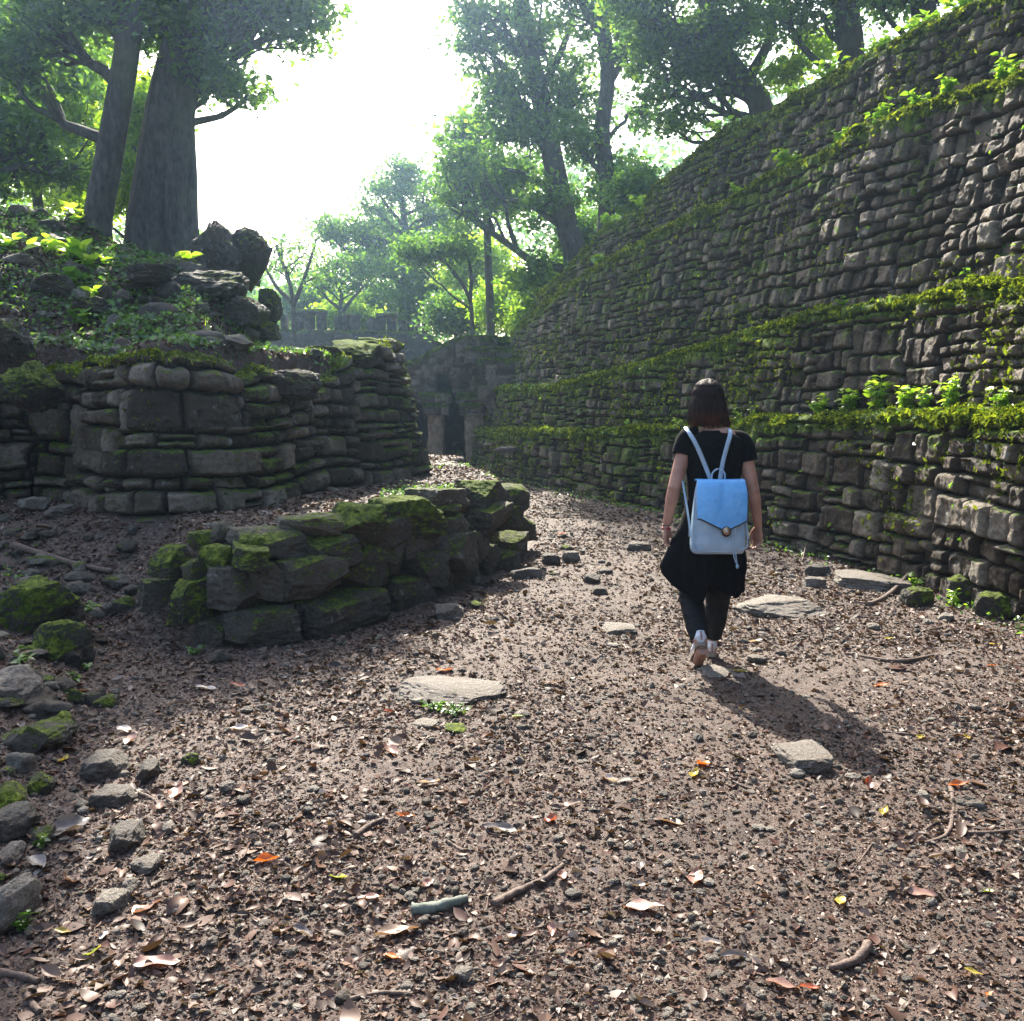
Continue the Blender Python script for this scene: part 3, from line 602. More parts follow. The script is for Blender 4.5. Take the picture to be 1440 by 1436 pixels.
def make_tree(label, Y, trunk, r0, r1, blobs, ncl, npc, lsize, mat, seed, clr=.5, group=None, name='jungle_tree', butt=0.0, extra=None, up_z=.0, loc_z=None, cat='tree', dY=None, fork=True):
    r = np.random.default_rng(seed)
    pts = np.array([W(p[0], p[1], Y + (p[2] if len(p) > 2 else 0)) for p in trunk]); g0 = Gs(pts[0, 0], pts[0, 1])
    if pts[0, 2] > g0 + .05 or True: pts = np.concatenate([[[pts[0, 0], pts[0, 1], min(g0, pts[0, 2]) - .15]], pts])
    if pts[1, 2] - pts[0, 2] < .2: pts = np.delete(pts, 1, 0)
    base = pts[0].copy(); base[2] = g0
    t = empty(name, tuple(base), label, cat, group)
    P = smooth_path(pts, 26); P[:, :2] += .35 * r1 * np.stack([fbm(P[:, 2] * .5, P[:, 2] * 0, 0, 2, seed), fbm(P[:, 2] * .5, P[:, 2] * 0 + 9, 0, 2, seed)], 1)
    rad = np.linspace(r0, r1, 26); rad[:5] *= 1 + butt * np.linspace(1, 0, 5) ** 2
    mb = MB(); V, Q, T_ = tube(P - base, rad, 28 if r0 > .3 else 12)
    if r0 > .3:      # fluted, buttressed trunk
        m = 26 * 28; th = np.tile(np.arange(28) * 2 * PI / 28, 26); ax = np.repeat(P - base, 28, 0); hh = V[:m, 2]
        fl = 1 + (.10 + .16 * np.exp(-np.maximum(hh, 0) / 1.6)) * (np.cos(th * 4 + 1.0 + hh * .15) + .5 * np.cos(th * 7 + 2 + hh * .2)) + .04 * fbm(th * 2, hh * 1.5, 0, 3, seed)
        V[:m] = ax + (V[:m] - ax) * fl[:, None]
    if butt > .3:
        for kk in range(7):
            a_ = kk * 2 * PI / 7 + .3; d_ = np.array([math.cos(a_), math.sin(a_), 0]); q0 = P[4] - base; rl = r.uniform(.9, 1.5)
            Pr = smooth_path(np.array([q0 + d_ * r0 * .55, P[2] - base + d_ * r0 * .85, d_ * r0 * 1.35 + [0, 0, .12], d_ * (r0 + rl) + [0, 0, -.12]]), 12); v_, q_, t_ = tube(Pr, np.linspace(.07, .05, 12), 10, np.linspace(.16, .05, 12)); mb.add(v_, q_, t_)
    mb.add(V, Q, T_)
    if extra:
        for e in extra: 
            Pe = smooth_path(np.array([W(p[0], p[1], Y + (p[2] if len(p) > 2 else 0)) for p in e[0]]), 14) - base
            V, Q, T_ = tube(Pe, np.linspace(e[1], e[2], 14), 12); mb.add(V, Q, T_)
    vol = np.array([b[2] * b[3] for b in blobs], float); cnt = np.maximum(1, np.round(ncl * vol / vol.sum())).astype(int)
    LV = []; LR = []; LS = []
    for b, c in zip(blobs, cnt):
        cen = W(b[0], b[1], Y + (b[4] if len(b) > 4 else 0)); rx = b[2] * mpp(Y); rz = b[3] * mpp(Y)
        # main limb from the trunk to the blob
        k = np.argmin(np.abs(P[:, 2] - (cen[2] - .55 * abs(cen[0] - P[:, 0]) - .4))); k = max(k, 6)
        rr = min(rad[k] * .6, .03 + .10 * rx); lp = limb(mb, P[k] - base, cen - base, rr, rr * .35, r, .16, 8)
        u = r.normal(size=(c, 3)); u /= np.linalg.norm(u, axis=1)[:, None]; u *= (r.random((c, 1)) ** .45)
        cc = cen + u * [rx, max(rx * .8, .5), rz]
        for q in cc[:: max(1, c // 26)]:
            a = lp[r.integers(3, 8)]; limb(mb, a, q - base, rr * .38, rr * .10, r, .25, 7, 5)
        for q in cc:
            m = int(npc * r.uniform(.4, 1.6)); R = clr * r.uniform(.6, 1.3)
            g = r.normal(size=(m, 3)) * [R * .55, R * .55, R * .32]; LV.append(q + g); LR.append(np.clip(r.normal(.5, .2, m) + r.normal(0, .12), 0, 1)); LS.append(lsize * r.uniform(.6, 1.35, m))
    rel_ = lambda nm, me: link(nm, me, t)
    rel_('trunk', mb.mesh('trunk', mat_bark))
    LV = np.concatenate(LV) - base; V, T_, rn = leaf_quads(LV, np.concatenate(LS), None, 1, rnd=np.concatenate(LR), r=r, aspect=.55)
    rel_('crown', np_mesh('crown', V, T_, False, {'rnd': rn}, mat))
    return t
# left side, on and behind the mound
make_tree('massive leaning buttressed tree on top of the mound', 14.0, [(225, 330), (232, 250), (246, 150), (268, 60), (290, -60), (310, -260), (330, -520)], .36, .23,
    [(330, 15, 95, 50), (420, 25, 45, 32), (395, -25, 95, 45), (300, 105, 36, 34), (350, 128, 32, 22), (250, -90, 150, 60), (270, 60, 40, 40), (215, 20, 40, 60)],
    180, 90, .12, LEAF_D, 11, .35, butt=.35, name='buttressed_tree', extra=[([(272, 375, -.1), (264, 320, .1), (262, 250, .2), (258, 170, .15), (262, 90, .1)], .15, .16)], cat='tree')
make_tree('slender dark trunk leaning beside the massive tree on the mound', 13.4, [(135, 312), (148, 240), (165, 140), (182, 20), (196, -120), (205, -300)], .19, .12,
    [(130, -10, 80, 50), (60, 30, 70, 45), (170, -120, 60, 40), (20, 80, 60, 40)], 80, 100, .12, LEAF_D, 12, .42)
make_tree('tree with dense hanging foliage at the left edge of the photo', 17.0, [(-90, 330), (-80, 200), (-60, 60), (-50, -120)], .22, .12,
    [(20, 90, 90, 60), (60, 190, 80, 40), (-60, 140, 120, 90), (30, 20, 110, 50), (110, 235, 55, 28), (-40, 250, 90, 40)], 140, 90, .14, LEAF_M, 13, .42)
make_tree('thin bare-limbed tree behind the left ridge with light green crown', 19.0, [(60, 330), (52, 250), (70, 180), (60, 80), (66, -40)], .11, .05,
    [(60, 130, 90, 50), (100, 60, 60, 60), (20, 210, 70, 30), (120, 170, 40, 40)], 80, 90, .14, LEAF_Y, 14, .42)
make_tree('yellow-green backlit sapling between the two mound trunks', 18.0, [(180, 330), (184, 260), (190, 180), (196, 120)], .06, .03,
    [(188, 200, 22, 70), (176, 270, 26, 35), (200, 140, 25, 40), (118, 290, 30, 14)], 60, 90, .13, LEAF_Y, 15, .35)
make_tree('pale green tree filling the gap behind the left trunks', 25.0, [(100, 330), (104, 250), (95, 150)], .2, .1,
    [(80, 250, 110, 45), (150, 160, 60, 90), (40, 150, 100, 80), (100, 290, 110, 28)], 100, 80, .2, LEAF_Y, 16, .6)
# centre, beyond the ruins
make_tree('small twisted bare-branched tree behind the mound shoulder', 33.0, [(413, 448), (410, 410), (400, 375), (388, 345)], .13, .05,
    [(395, 345, 30, 16), (420, 370, 34, 14), (375, 370, 22, 14), (440, 390, 26, 14), (432, 348, 20, 10)], 26, 34, .14, LEAF_M, 21, .55, extra=[([(412, 430), (425, 400), (438, 360), (445, 335)], .09, .03), ([(411, 425), (390, 405), (375, 380), (365, 360)], .08, .03)])
make_tree('crooked low tree behind the row of piers', 41.0, [(478, 448), (480, 415), (470, 390), (476, 365)], .14, .05,
    [(470, 375, 40, 18), (505, 395, 34, 16), (450, 400, 34, 16), (520, 370, 26, 12)], 40, 50, .18, LEAF_M, 22, .6, extra=[([(480, 440), (500, 415), (520, 395)], .1, .03), ([(479, 435), (460, 420), (446, 400)], .08, .03)])
make_tree('flat-topped spreading tree in the centre of the clearing', 45.0, [(571, 450), (570, 400), (571, 350), (568, 300), (560, 262)], .34, .12,
    [(500, 322, 62, 13), (556, 262, 46, 18), (610, 300, 52, 14), (540, 372, 66, 18), (622, 262, 40, 12), (470, 332, 34, 9), (598, 345, 52, 16), (566, 238, 26, 12), (640, 330, 40, 16), (520, 290, 30, 9)],
    200, 80, .20, LEAF_M, 23, .7, extra=[([(570, 350), (530, 335), (480, 325)], .12, .04), ([(569, 320), (545, 290), (525, 262)], .10, .04), ([(570, 330), (610, 310), (650, 290)], .12, .04)])
make_tree('straight slim trunk standing just behind the vaulted building', 29.0, [(690, 470), (689, 420), (687, 370), (684, 300), (682, 220)], .15, .09,
    [(680, 250, 46, 50), (650, 200, 40, 44), (720, 260, 40, 50)], 90, 90, .17, LEAF_D, 24, .6)
make_tree('thin forked tree leaning left above the vaulted roof', 27.0, [(664, 470), (660, 420), (640, 385), (618, 362), (600, 352)], .10, .035,
    [(600, 350, 40, 14), (640, 350, 34, 16), (575, 362, 26, 10)], 40, 70, .15, LEAF_M, 25, .45, extra=[([(661, 425), (662, 380), (650, 350)], .06, .03)])
make_tree('tall tree leaning left with fan of branches beside the sky gap', 26.0, [(812, 392), (797, 320), (778, 220), (760, 130), (740, 50), (726, -60), (715, -200)], .34, .17,
    [(700, 130, 52, 56), (755, 60, 66, 60), (690, 30, 50, 50), (655, 270, 52, 50), (730, 180, 56, 60), (780, 290, 46, 50), (800, 130, 50, 60), (640, 215, 34, 26), (720, -80, 120, 60), (760, 390, 40, 30), (665, 60, 26, 34)],
    250, 75, .16, LEAF_M, 26, .42, butt=.15, extra=[([(780, 230), (740, 170), (700, 120), (672, 80)], .13, .04), ([(760, 130), (790, 70), (810, 10)], .12, .05), ([(790, 290), (750, 250), (700, 235)], .09, .03)])
make_tree('sinuous tall tree rising over the far end of the right wall', 24.0, [(850, 330), (853, 250), (846, 180), (856, 110), (850, 30), (846, -80), (850, -240)], .22, .13,
    [(880, 60, 46, 50), (830, 10, 60, 44), (860, 250, 42, 40), (880, 290, 36, 30), (820, 200, 34, 50), (840, -90, 100, 50), (905, 150, 18, 28)],
    140, 75, .15, LEAF_M, 27, .38, extra=[([(856, 120), (880, 80), (905, 40)], .09, .04), ([(850, 60), (825, 20), (800, -20)], .09, .04)])
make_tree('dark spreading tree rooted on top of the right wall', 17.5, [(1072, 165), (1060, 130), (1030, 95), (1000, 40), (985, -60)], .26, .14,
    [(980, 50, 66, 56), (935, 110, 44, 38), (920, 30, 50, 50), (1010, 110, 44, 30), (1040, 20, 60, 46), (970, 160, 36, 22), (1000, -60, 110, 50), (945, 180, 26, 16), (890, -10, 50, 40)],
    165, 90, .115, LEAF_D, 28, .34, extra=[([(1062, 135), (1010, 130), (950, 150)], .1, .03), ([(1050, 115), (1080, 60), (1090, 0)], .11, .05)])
make_tree('thick dark trunk at the top of the photo above the right wall', 16.0, [(1198, 85), (1192, 20), (1184, -60), (1180, -200)], .22, .18,
    [(1140, -40, 80, 46), (1230, -30, 90, 36), (1100, 30, 40, 28), (1180, -140, 160, 60), (1160, 20, 30, 20)], 120, 95, .12, LEAF_D, 29, .42)
make_tree('darker tree in the upper right corner above the wall', 14.5, [(1300, 40), (1296, -40), (1310, -160)], .2, .14,
    [(1270, -30, 50, 34), (1340, -50, 60, 40), (1240, 12, 34, 20), (1310, -140, 130, 60)], 80, 95, .11, LEAF_D, 30, .4)
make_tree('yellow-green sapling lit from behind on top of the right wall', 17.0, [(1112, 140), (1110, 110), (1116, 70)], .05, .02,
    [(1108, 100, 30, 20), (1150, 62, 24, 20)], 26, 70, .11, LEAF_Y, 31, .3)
# understorey
for i, (px, py, rx, ry, Y, m, lab) in enumerate([
    (712, 425, 34, 34, 31, LEAF_Y, 'glowing yellow-green bush right of the slim trunk'), (752, 440, 26, 30, 29, LEAF_Y, 'glowing bush at the foot of the leaning tall tree'),
    (640, 440, 34, 26, 33, LEAF_M, 'fresh green bush above the left half of the vaulted roof'), (600, 415, 40, 34, 44, LEAF_M, 'grey-green bush right of the flat-topped tree'),
    (672, 370, 40, 40, 38, LEAF_Y, 'pale lime tree crown low behind the forked tree'), (780, 400, 46, 44, 29, LEAF_D, 'dark bush against the far end of the right wall'),
    (540, 425, 36, 24, 48, LEAF_M, 'hazy bush left of the flat-topped tree'), (440, 425, 44, 24, 50, LEAF_M, 'hazy bush beyond the small twisted tree'),
    (830, 330, 40, 34, 27, LEAF_D, 'dark bush at the foot of the sinuous tree'), (490, 445, 30, 16, 44, LEAF_Y, 'lime bush behind the piers'),
    (560, 335, 50, 30, 60, LEAF_M, 'blue-green tree crown far behind the flat-topped tree'), (900, 262, 30, 24, 21, LEAF_M, 'green bush on the top step of the right wall')]):
    make_tree(lab, Y, [(px, py + ry), (px + 3, py + ry * .4), (px - 2, py)], .06, .03, [(px, py, rx, ry), (px - rx * .5, py + ry * .4, rx * .6, ry * .6), (px + rx * .5, py + ry * .45, rx * .6, ry * .6)], 44 + int(rx * .9), 80, .0050 * Y, m, 200 + i, .017 * Y, name='bush', cat='bush')
# far wood that reads as one mass
def far_wood():
    r = np.random.default_rng(77); P = []; S = []; R = []
    for i in range(420):
        x = r.uniform(-58, 40); Y = r.uniform(62, 85); az = 720 + F * x / Y
        tp = np.interp(az, [-600, 0, 250, 380, 450, 600, 750, 1000, 1500], [150, 230, 330, 405, 395, 330, 250, 150, 0]); zt_ = W(720, tp, Y)[2]
        z = r.uniform(0, 1) ** .8 * (zt_ - 2) + 2; m = 110; R_ = r.uniform(1.4, 2.6)
        P.append(np.array([x, Y, z]) + r.normal(size=(m, 3)) * [R_, R_, R_ * .55]); S.append(r.uniform(.3, .7, m)); R.append(np.clip(r.normal(.5, .2, m), 0, 1))
    V, T_, rn = leaf_quads(np.concatenate(P), np.concatenate(S), rnd=np.concatenate(R), r=r, aspect=.6)
    tag(link('distant_forest', np_mesh('distant_forest', V, T_, False, {'rnd': rn}, LEAF_M)), 'far-off hazy jungle beyond the ruins', 'forest', None, 'stuff')
far_wood()
# ------------------------------------------------------------ rocks
def sphere_grid(n=14):
    """cube sphere: verts, quads"""
    V = []; Q = []; off = 0
    a = np.tan(np.linspace(-PI / 4, PI / 4, n)); A, B = np.meshgrid(a, a, indexing='ij'); one = np.ones_like(A)
    for f in range(6):
        P = [(one, A, B), (-one, B, A), (B, one, A), (A, -one, B), (A, B, one), (B, A, -one)][f]
        V.append(np.stack(P, -1).reshape(-1, 3)); Q.append(grid_faces(n, n, off)); off += n * n
    V = np.concatenate(V); Q = np.concatenate(Q)
    key = np.round(V * 1e4).astype(np.int64); u, idx, inv = np.unique(key, axis=0, return_index=True, return_inverse=True)
    return V[idx], inv.ravel()[Q]
SG = {n: sphere_grid(n) for n in (4, 7, 11, 17, 24, 40)}
def rock_geo(sx, sy, sz, seed, box=.6, n=17, rough=.10, cuts=7, flat_top=0.0):
    """angular rock about sx x sy x sz, centred"""
    r = np.random.default_rng(seed); V, Q = SG[n]
    S = V / np.linalg.norm(V, axis=1)[:, None]; Cb = V / np.abs(V).max(1)[:, None]
    P = S * (1 - box) + Cb * box * .92
    for i in range(cuts):       # planar facets
        d = r.normal(size=3); d /= np.linalg.norm(d); lim = r.uniform(.62, .95) * (1 + .25 * box); k = P @ d; P = P - d * np.maximum(k - lim, 0)[:, None]
    if flat_top: P[:, 2] = np.minimum(P[:, 2], .62 + .1 * P[:, 0] * r.normal() * flat_top)
    o = r.uniform(0, 50, 3)
    nz = fbm(P[:, 0] * 1.5 + o[0], P[:, 1] * 1.5 + o[1], P[:, 2] * 1.5 + o[2], 5, seed, .55)
    nz2 = 1 - np.abs(fbm(P[:, 0] * 3 + o[1], P[:, 1] * 3 + o[2], P[:, 2] * 3 + o[0], 3, seed + 3)) * 2
    nz3 = np.abs(fbm(P[:, 0] * 5 + o[0], P[:, 1] * 5 + o[1], P[:, 2] * 5 + o[2], 4, seed + 8))
    P = P * (1 + rough * nz * 1.2 + rough * .45 * (nz2 - .5) - rough * .7 * nz3)[:, None]
    P = P / np.abs(P).max(0) * [sx / 2, sy / 2, sz / 2]
    return P, Q
def rotz(P, a, tx=0, ty=0):
    M = np.array(Matrix.Rotation(a, 3, 'Z') @ Matrix.Rotation(tx, 3, 'X') @ Matrix.Rotation(ty, 3, 'Y')); return P @ M.T
def rock_obj(name, geo, pos, mat, parent=None, moss=.1, tone=None, seed=0):
    P, Q = geo; t = np.full(len(P), (seed * .37) % 1 if tone is None else tone)
    me = np_mesh(name, P, Q[:, ::-1] if False else Q, True, {'tone': t, 'moss': np.full(len(P), moss)}, mat)
    o = link(name, me, parent, tuple(pos))
    if parent is not None: o.location = Vector(pos) - parent.location
    return o
# ------------------------------------------------------------ low ruined wall built of big blocks (photo pixel centre, size, course)
lw = empty('low_stone_wall', (-.9, 6.6, 0), 'low crumbling curved wall of big mossy blocks beside the path', 'wall')
LCp = 720 + F * L_C[:, 0] / L_C[:, 1]
def low_depth(px, h):
    j = None
    for i in range(len(L_C) - 1):
        if (LCp[i] - px) * (LCp[i + 1] - px) <= 0 and L_C[i, 1] < 10.6 and i > 3: j = i; break
    if j is None: j = int(np.argmin(np.abs(LCp - px) + (L_C[:, 1] > 10.6) * 1e4))
    Tn = L_C[min(j + 1, len(L_C) - 1)] - L_C[max(j - 1, 0)]
    return L_C[j, 1] + .10 * h, math.atan2(Tn[1], Tn[0])
BL = [ # px, py, w, h, moss, tone
 (205, 845, 56, 74, .10, .5), (278, 897, 74, 56, 0, .5), (377, 886, 122, 66, .0, .35), (487, 866, 140, 78, .05, .3), (590, 842, 84, 66, .1, .3), (661, 815, 84, 58, 0, .5), (716, 792, 44, 46, 0, .4),
 (257, 846, 62, 74, .32, .3), (320, 834, 96, 80, .0, .6), (384, 818, 64, 66, .05, .7), (441, 812, 104, 70, .1, .6), (510, 800, 90, 80, .3, .4), (566, 790, 70, 58, .12, .5), (612, 800, 50, 60, .1, .4), (646, 778, 66, 66, .0, .5), (682, 770, 42, 60, .05, .6), (706, 788, 42, 52, .0, .45), (731, 770, 32, 50, .12, .5), (742, 742, 26, 46, .1, .5),
 (400, 768, 98, 52, .06, .6), (655, 742, 70, 46, .08, .7), (694, 728, 48, 44, .1, .5), (724, 728, 36, 44, .2, .5), (654, 706, 86, 44, .05, .6), (700, 694, 56, 44, .28, .5), (728, 700, 34, 44, .1, .5), (550, 752, 84, 52, .1, .4), (604, 765, 64, 50, .05, .5), (350, 790, 70, 48, .3, .4), (468, 776, 80, 56, .15, .4)]
for i, (px, py, w_, h_, mo, tn) in enumerate(BL):
    Yd, ang = low_depth(px, 0); p = W(px, py, Yd + .08 * max(0, (880 - py) / 60)); sx = w_ * mpp(Yd) * .93 / max(.55, abs(math.cos(ang)) + .25); sz = h_ * mpp(Yd) * .90; sy = .40
    g = rock_geo(sx, sy, sz, 500 + i, .90, 40, .10, 7); P = rotz(g[0], ang + .12 * math.sin(i * 2.3), .07 * math.sin(i * 3), .08 * math.sin(i * 5))
    N_ = np.array([-math.sin(ang), math.cos(ang), 0]); pos = p + N_ * (.16 + .075 * math.sin(i * 1.7))
    rock_obj('stone', (P, g[1]), pos, mat_mossy, lw, mo - .02, tn)
# boulders and slabs lying on the wall and terrace: things of their own
LOOSE = [ # px, py, w, h, setback, depth, moss, tone, flat, label
 (491, 742, 84, 62, .12, .42, .30, .3, 0, 'dark mossy boulder on the low wall, just left of the biggest boulder'),
 (565, 736, 110, 70, .25, .55, .42, .3, 0, 'largest bright-moss boulder lying on top of the low wall'),
 (432, 740, 88, 34, .18, .34, .05, .9, 1, 'flat sunlit yellowish slab on the low wall beside the dark boulder'),
 (352, 768, 40, 30, .15, .25, .45, .4, 0, 'small bright-moss stone on the low wall left of the long block'),
 (303, 790, 48, 42, .10, .28, .40, .4, 0, 'mossy angular stone near the left end of the low wall'),
 (281, 762, 32, 26, .30, .22, .25, .8, 0, 'small yellow-topped stone at the back of the low wall'),
 (309, 750, 28, 28, .38, .2, -.1, .6, 0, 'small bare grey cube of stone at the back of the low wall'),
 (236, 792, 50, 44, .16, .3, .22, .7, 0, 'pale block at the left shoulder of the low wall'),
 (272, 805, 24, 34, .08, .2, .1, .9, 0, 'narrow pale stone wedged at the left end of the low wall'),
 (620, 716, 40, 20, .35, .3, 0, .7, 1, 'thin slab at the back of the low wall right of the biggest boulder')]
rk = 'stones fallen from the walls'
for i, (px, py, w_, h_, sb, dp, mo, tn, fl, lab) in enumerate(LOOSE):
    Yd, ang = low_depth(px, 0); Yd += sb + .1; p = W(px, py, Yd)
    g = rock_geo(w_ * mpp(Yd) * 1.08, dp, h_ * mpp(Yd) * 1.12, 700 + i, .62, 40, .14, 9, fl); P = rotz(g[0], ang * .6)
    tag(rock_obj('rock', (P, g[1]), p + np.array([0, dp * .3, 0]), mat_mossy, None, mo + .06, tn), lab, 'rock', rk)
# ------------------------------------------------------------ loose stones on the ground: photo px centre, size px, depth, moss, tone
ST = [
 (632, 975, 165, 40, .42, -.08, .75, 1, 'broad flat pale stone sunk in the path, green at one corner'),
 (1100, 852, 135, 44, .60, -.25, .8, 1, 'big flat slab with a dark broken edge right of the walker'),
 (1225, 815, 105, 44, .5, .02, .7, 1, 'flat stone with moss round its rim leaning at the foot of the right wall'),
 (1128, 1072, 74, 44, .16, -.3, .75, 1, 'triangular light stone beside the long shadow on the path'),
 (1150, 802, 36, 22, .16, -.2, .2, 0, 'dark angular stone behind the big slab'),
 (1145, 818, 34, 18, .16, -.2, .8, 0, 'pale stone just behind the big slab'),
 (870, 885, 48, 20, .22, -.3, .8, 1, 'flat stone in the middle of the path level with the walker\'s ankle'),
 (898, 768, 36, 18, .3, -.1, .3, 0, 'dark stone in the path left of the walker\'s hand'),
 (842, 832, 24, 14, .14, -.3, .2, 0, 'small dark cube-like stone in mid path'),
 (832, 815, 24, 14, .14, -.3, .3, 0, 'small dark stone behind the cube-like one in mid path'),
 (852, 803, 20, 12, .14, -.3, .3, 0, 'little dark stone furthest back of the mid-path group'),
 (775, 786, 26, 20, .2, -.2, .2, 0, 'dark block at the right foot of the low wall'),
 (803, 783, 26, 20, .2, .0, .5, 0, 'greenish stone near the right foot of the low wall'),
 (740, 806, 44, 22, .25, -.1, .4, 0, 'low stone against the right foot of the low wall'),
 (630, 862, 46, 24, .25, -.2, .5, 0, 'grey stone lying below the low wall in shade'),
 (598, 1018, 42, 14, .10, -.1, .8, 1, 'thin tan stone in front of the broad flat stone'),
 (640, 1026, 32, 14, .09, .25, .6, 1, 'small green-topped stone in front of the broad flat stone'),
 (652, 1380, 30, 20, .05, -.3, .8, 0, 'small square pale stone at the bottom centre'),
 (1010, 948, 60, 16, .25, -.2, .8, 1, 'low stone under the walker\'s rear foot'),
 # rubble at the left edge
 (50, 855, 120, 100, .5, .30, .5, 0, 'large rounded boulder with bright moss cap at the left edge'),
 (85, 905, 70, 76, .35, .22, .4, 0, 'mossy dark boulder just below the large moss-capped one'),
 (20, 975, 76, 56, .3, -.2, .8, 0, 'smooth bare grey stone cut by the left edge'),
 (46, 1046, 100, 48, .26, .12, .8, 1, 'cracked flat olive stone at the left edge'),
 (112, 988, 30, 14, .12, -.2, .8, 0, 'small tan stone between litter right of the bare grey one'),
 (150, 990, 34, 20, .14, .16, .6, 0, 'small stone with moss spots in bright litter'),
 (152, 1082, 58, 44, .2, .05, .4, 0, 'dark rounded stone with moss on its crown'),
 (208, 1090, 30, 32, .14, -.05, .2, 0, 'small dark upright stone right of the rounded one'),
 (270, 1070, 26, 22, .1, .12, .4, 0, 'tiny mossy stone standing alone in the sunny litter'),
 (16, 1130, 44, 36, .2, .25, .5, 0, 'olive mossy stone cut by the left edge'),
 (55, 1112, 36, 28, .15, .15, .4, 0, 'small mossy stone right of the olive one'),
 (18, 1175, 60, 46, .2, .0, .3, 0, 'dark blocky stone low at the left edge'),
 (62, 1182, 30, 34, .12, .1, .6, 0, 'narrow greenish stone beside the dark blocky one'),
 (160, 1128, 56, 30, .18, -.1, .3, 0, 'dark flat stone under the rounded mossy one'),
 (178, 1190, 50, 36, .16, -.2, .3, 0, 'dark wedge-shaped stone in the left foreground'),
 (205, 1224, 42, 22, .12, -.1, .6, 0, 'flat grey-green stone below the wedge'),
 (155, 1280, 50, 32, .12, -.2, .8, 0, 'pale tan stone in the left foreground'),
 (182, 1254, 22, 22, .08, -.1, .7, 0, 'small upright tan stone above the pale tan one'),
 (18, 1290, 44, 80, .22, -.05, .9, 0, 'tall tan block cut by the left edge near the bottom'),
 (12, 1215, 40, 24, .14, -.2, .6, 0, 'dull brown stone above the tall tan block'),
 (320, 1113, 22, 16, .07, -.2, .6, 0, 'little dull stone in the sunny litter'),
 (342, 1128, 18, 14, .06, -.2, .2, 0, 'little black stone in the sunny litter'),
 (236, 1168, 20, 16, .07, -.2, .9, 0, 'little white stone right of the wedge'),
 (50, 715, 34, 22, .3, -.1, .8, 0, 'pale stone in the litter at the foot of the left wall'),
 (84, 722, 40, 18, .3, -.1, .5, 0, 'grey stone in the litter left of the terrace'),
 (1065, 930, 30, 12, .1, -.2, .7, 0, 'small pale stone right of the walker\'s feet'),
 (1305, 875, 16, 10, .1, -.3, .8, 0, 'pale pebble-like stone under the right wall'),
 (1330, 868, 22, 14, .1, -.3, .9, 0, 'white stone under the right wall'),
 (1228, 884, 18, 12, .1, -.3, .9, 0, 'light stone in front of the leaning flat stone'),
 (1290, 840, 40, 34, .2, .2, .3, 0, 'dark mossy stone by the foot of the right wall'),
 (1350, 830, 50, 50, .25, .2, .4, 0, 'mossy lump against the right wall foot'),
 (1400, 850, 60, 46, .25, .25, .3, 0, 'green-grown lump at the foot of the right wall near the right edge'),
 (700, 664, 40, 9, .5, .0, .8, 1, 'long flat slab at the far end of the terrace'),
 (712, 676, 34, 12, .3, .0, .6, 1, 'flat capstone at the back right corner of the low wall'),
 (625, 652, 34, 7, .4, -.1, .9, 1, 'flat pale slab on the far edge of the terrace')]
for i, (px, py, w_, h_, dp, mo, tn, fl, lab) in enumerate(ST):
    g0 = GP(px, min(py + h_ * .42, 1435 + 30)); Yd = g0[1]; sz = h_ * mpp(Yd) * (1.0 if not fl else .62) * 1.15; sx = w_ * mpp(Yd) * 1.05
    if fl: dp = max(dp, h_ * mpp(Yd) / .30 * .8); sz = min(sz, .17)
    g = rock_geo(sx, dp, sz, 900 + i * 3, .45 if not fl else .55, 40 if w_ > 60 else 24, .15 if not fl else .12, 9, 0)
    P = rotz(g[0], (i * 1.3) % .5 - .25, 0, .0)
    pos = np.array([g0[0], g0[1] + dp * .5, 0]); pos[0] = W(px, py, pos[1])[0]; pos[2] = Gs(pos[0], pos[1]) + sz * (.16 if not fl else .08)
    if 640 < py < 680 and px < 730: pos[2] = max(pos[2], tz + .02)
    tag(rock_obj('rock', (P, g[1]), pos, mat_mossy if mo > .05 else mat_rock, None, mo, tn), lab, 'rock', 'loose stones on the ground')
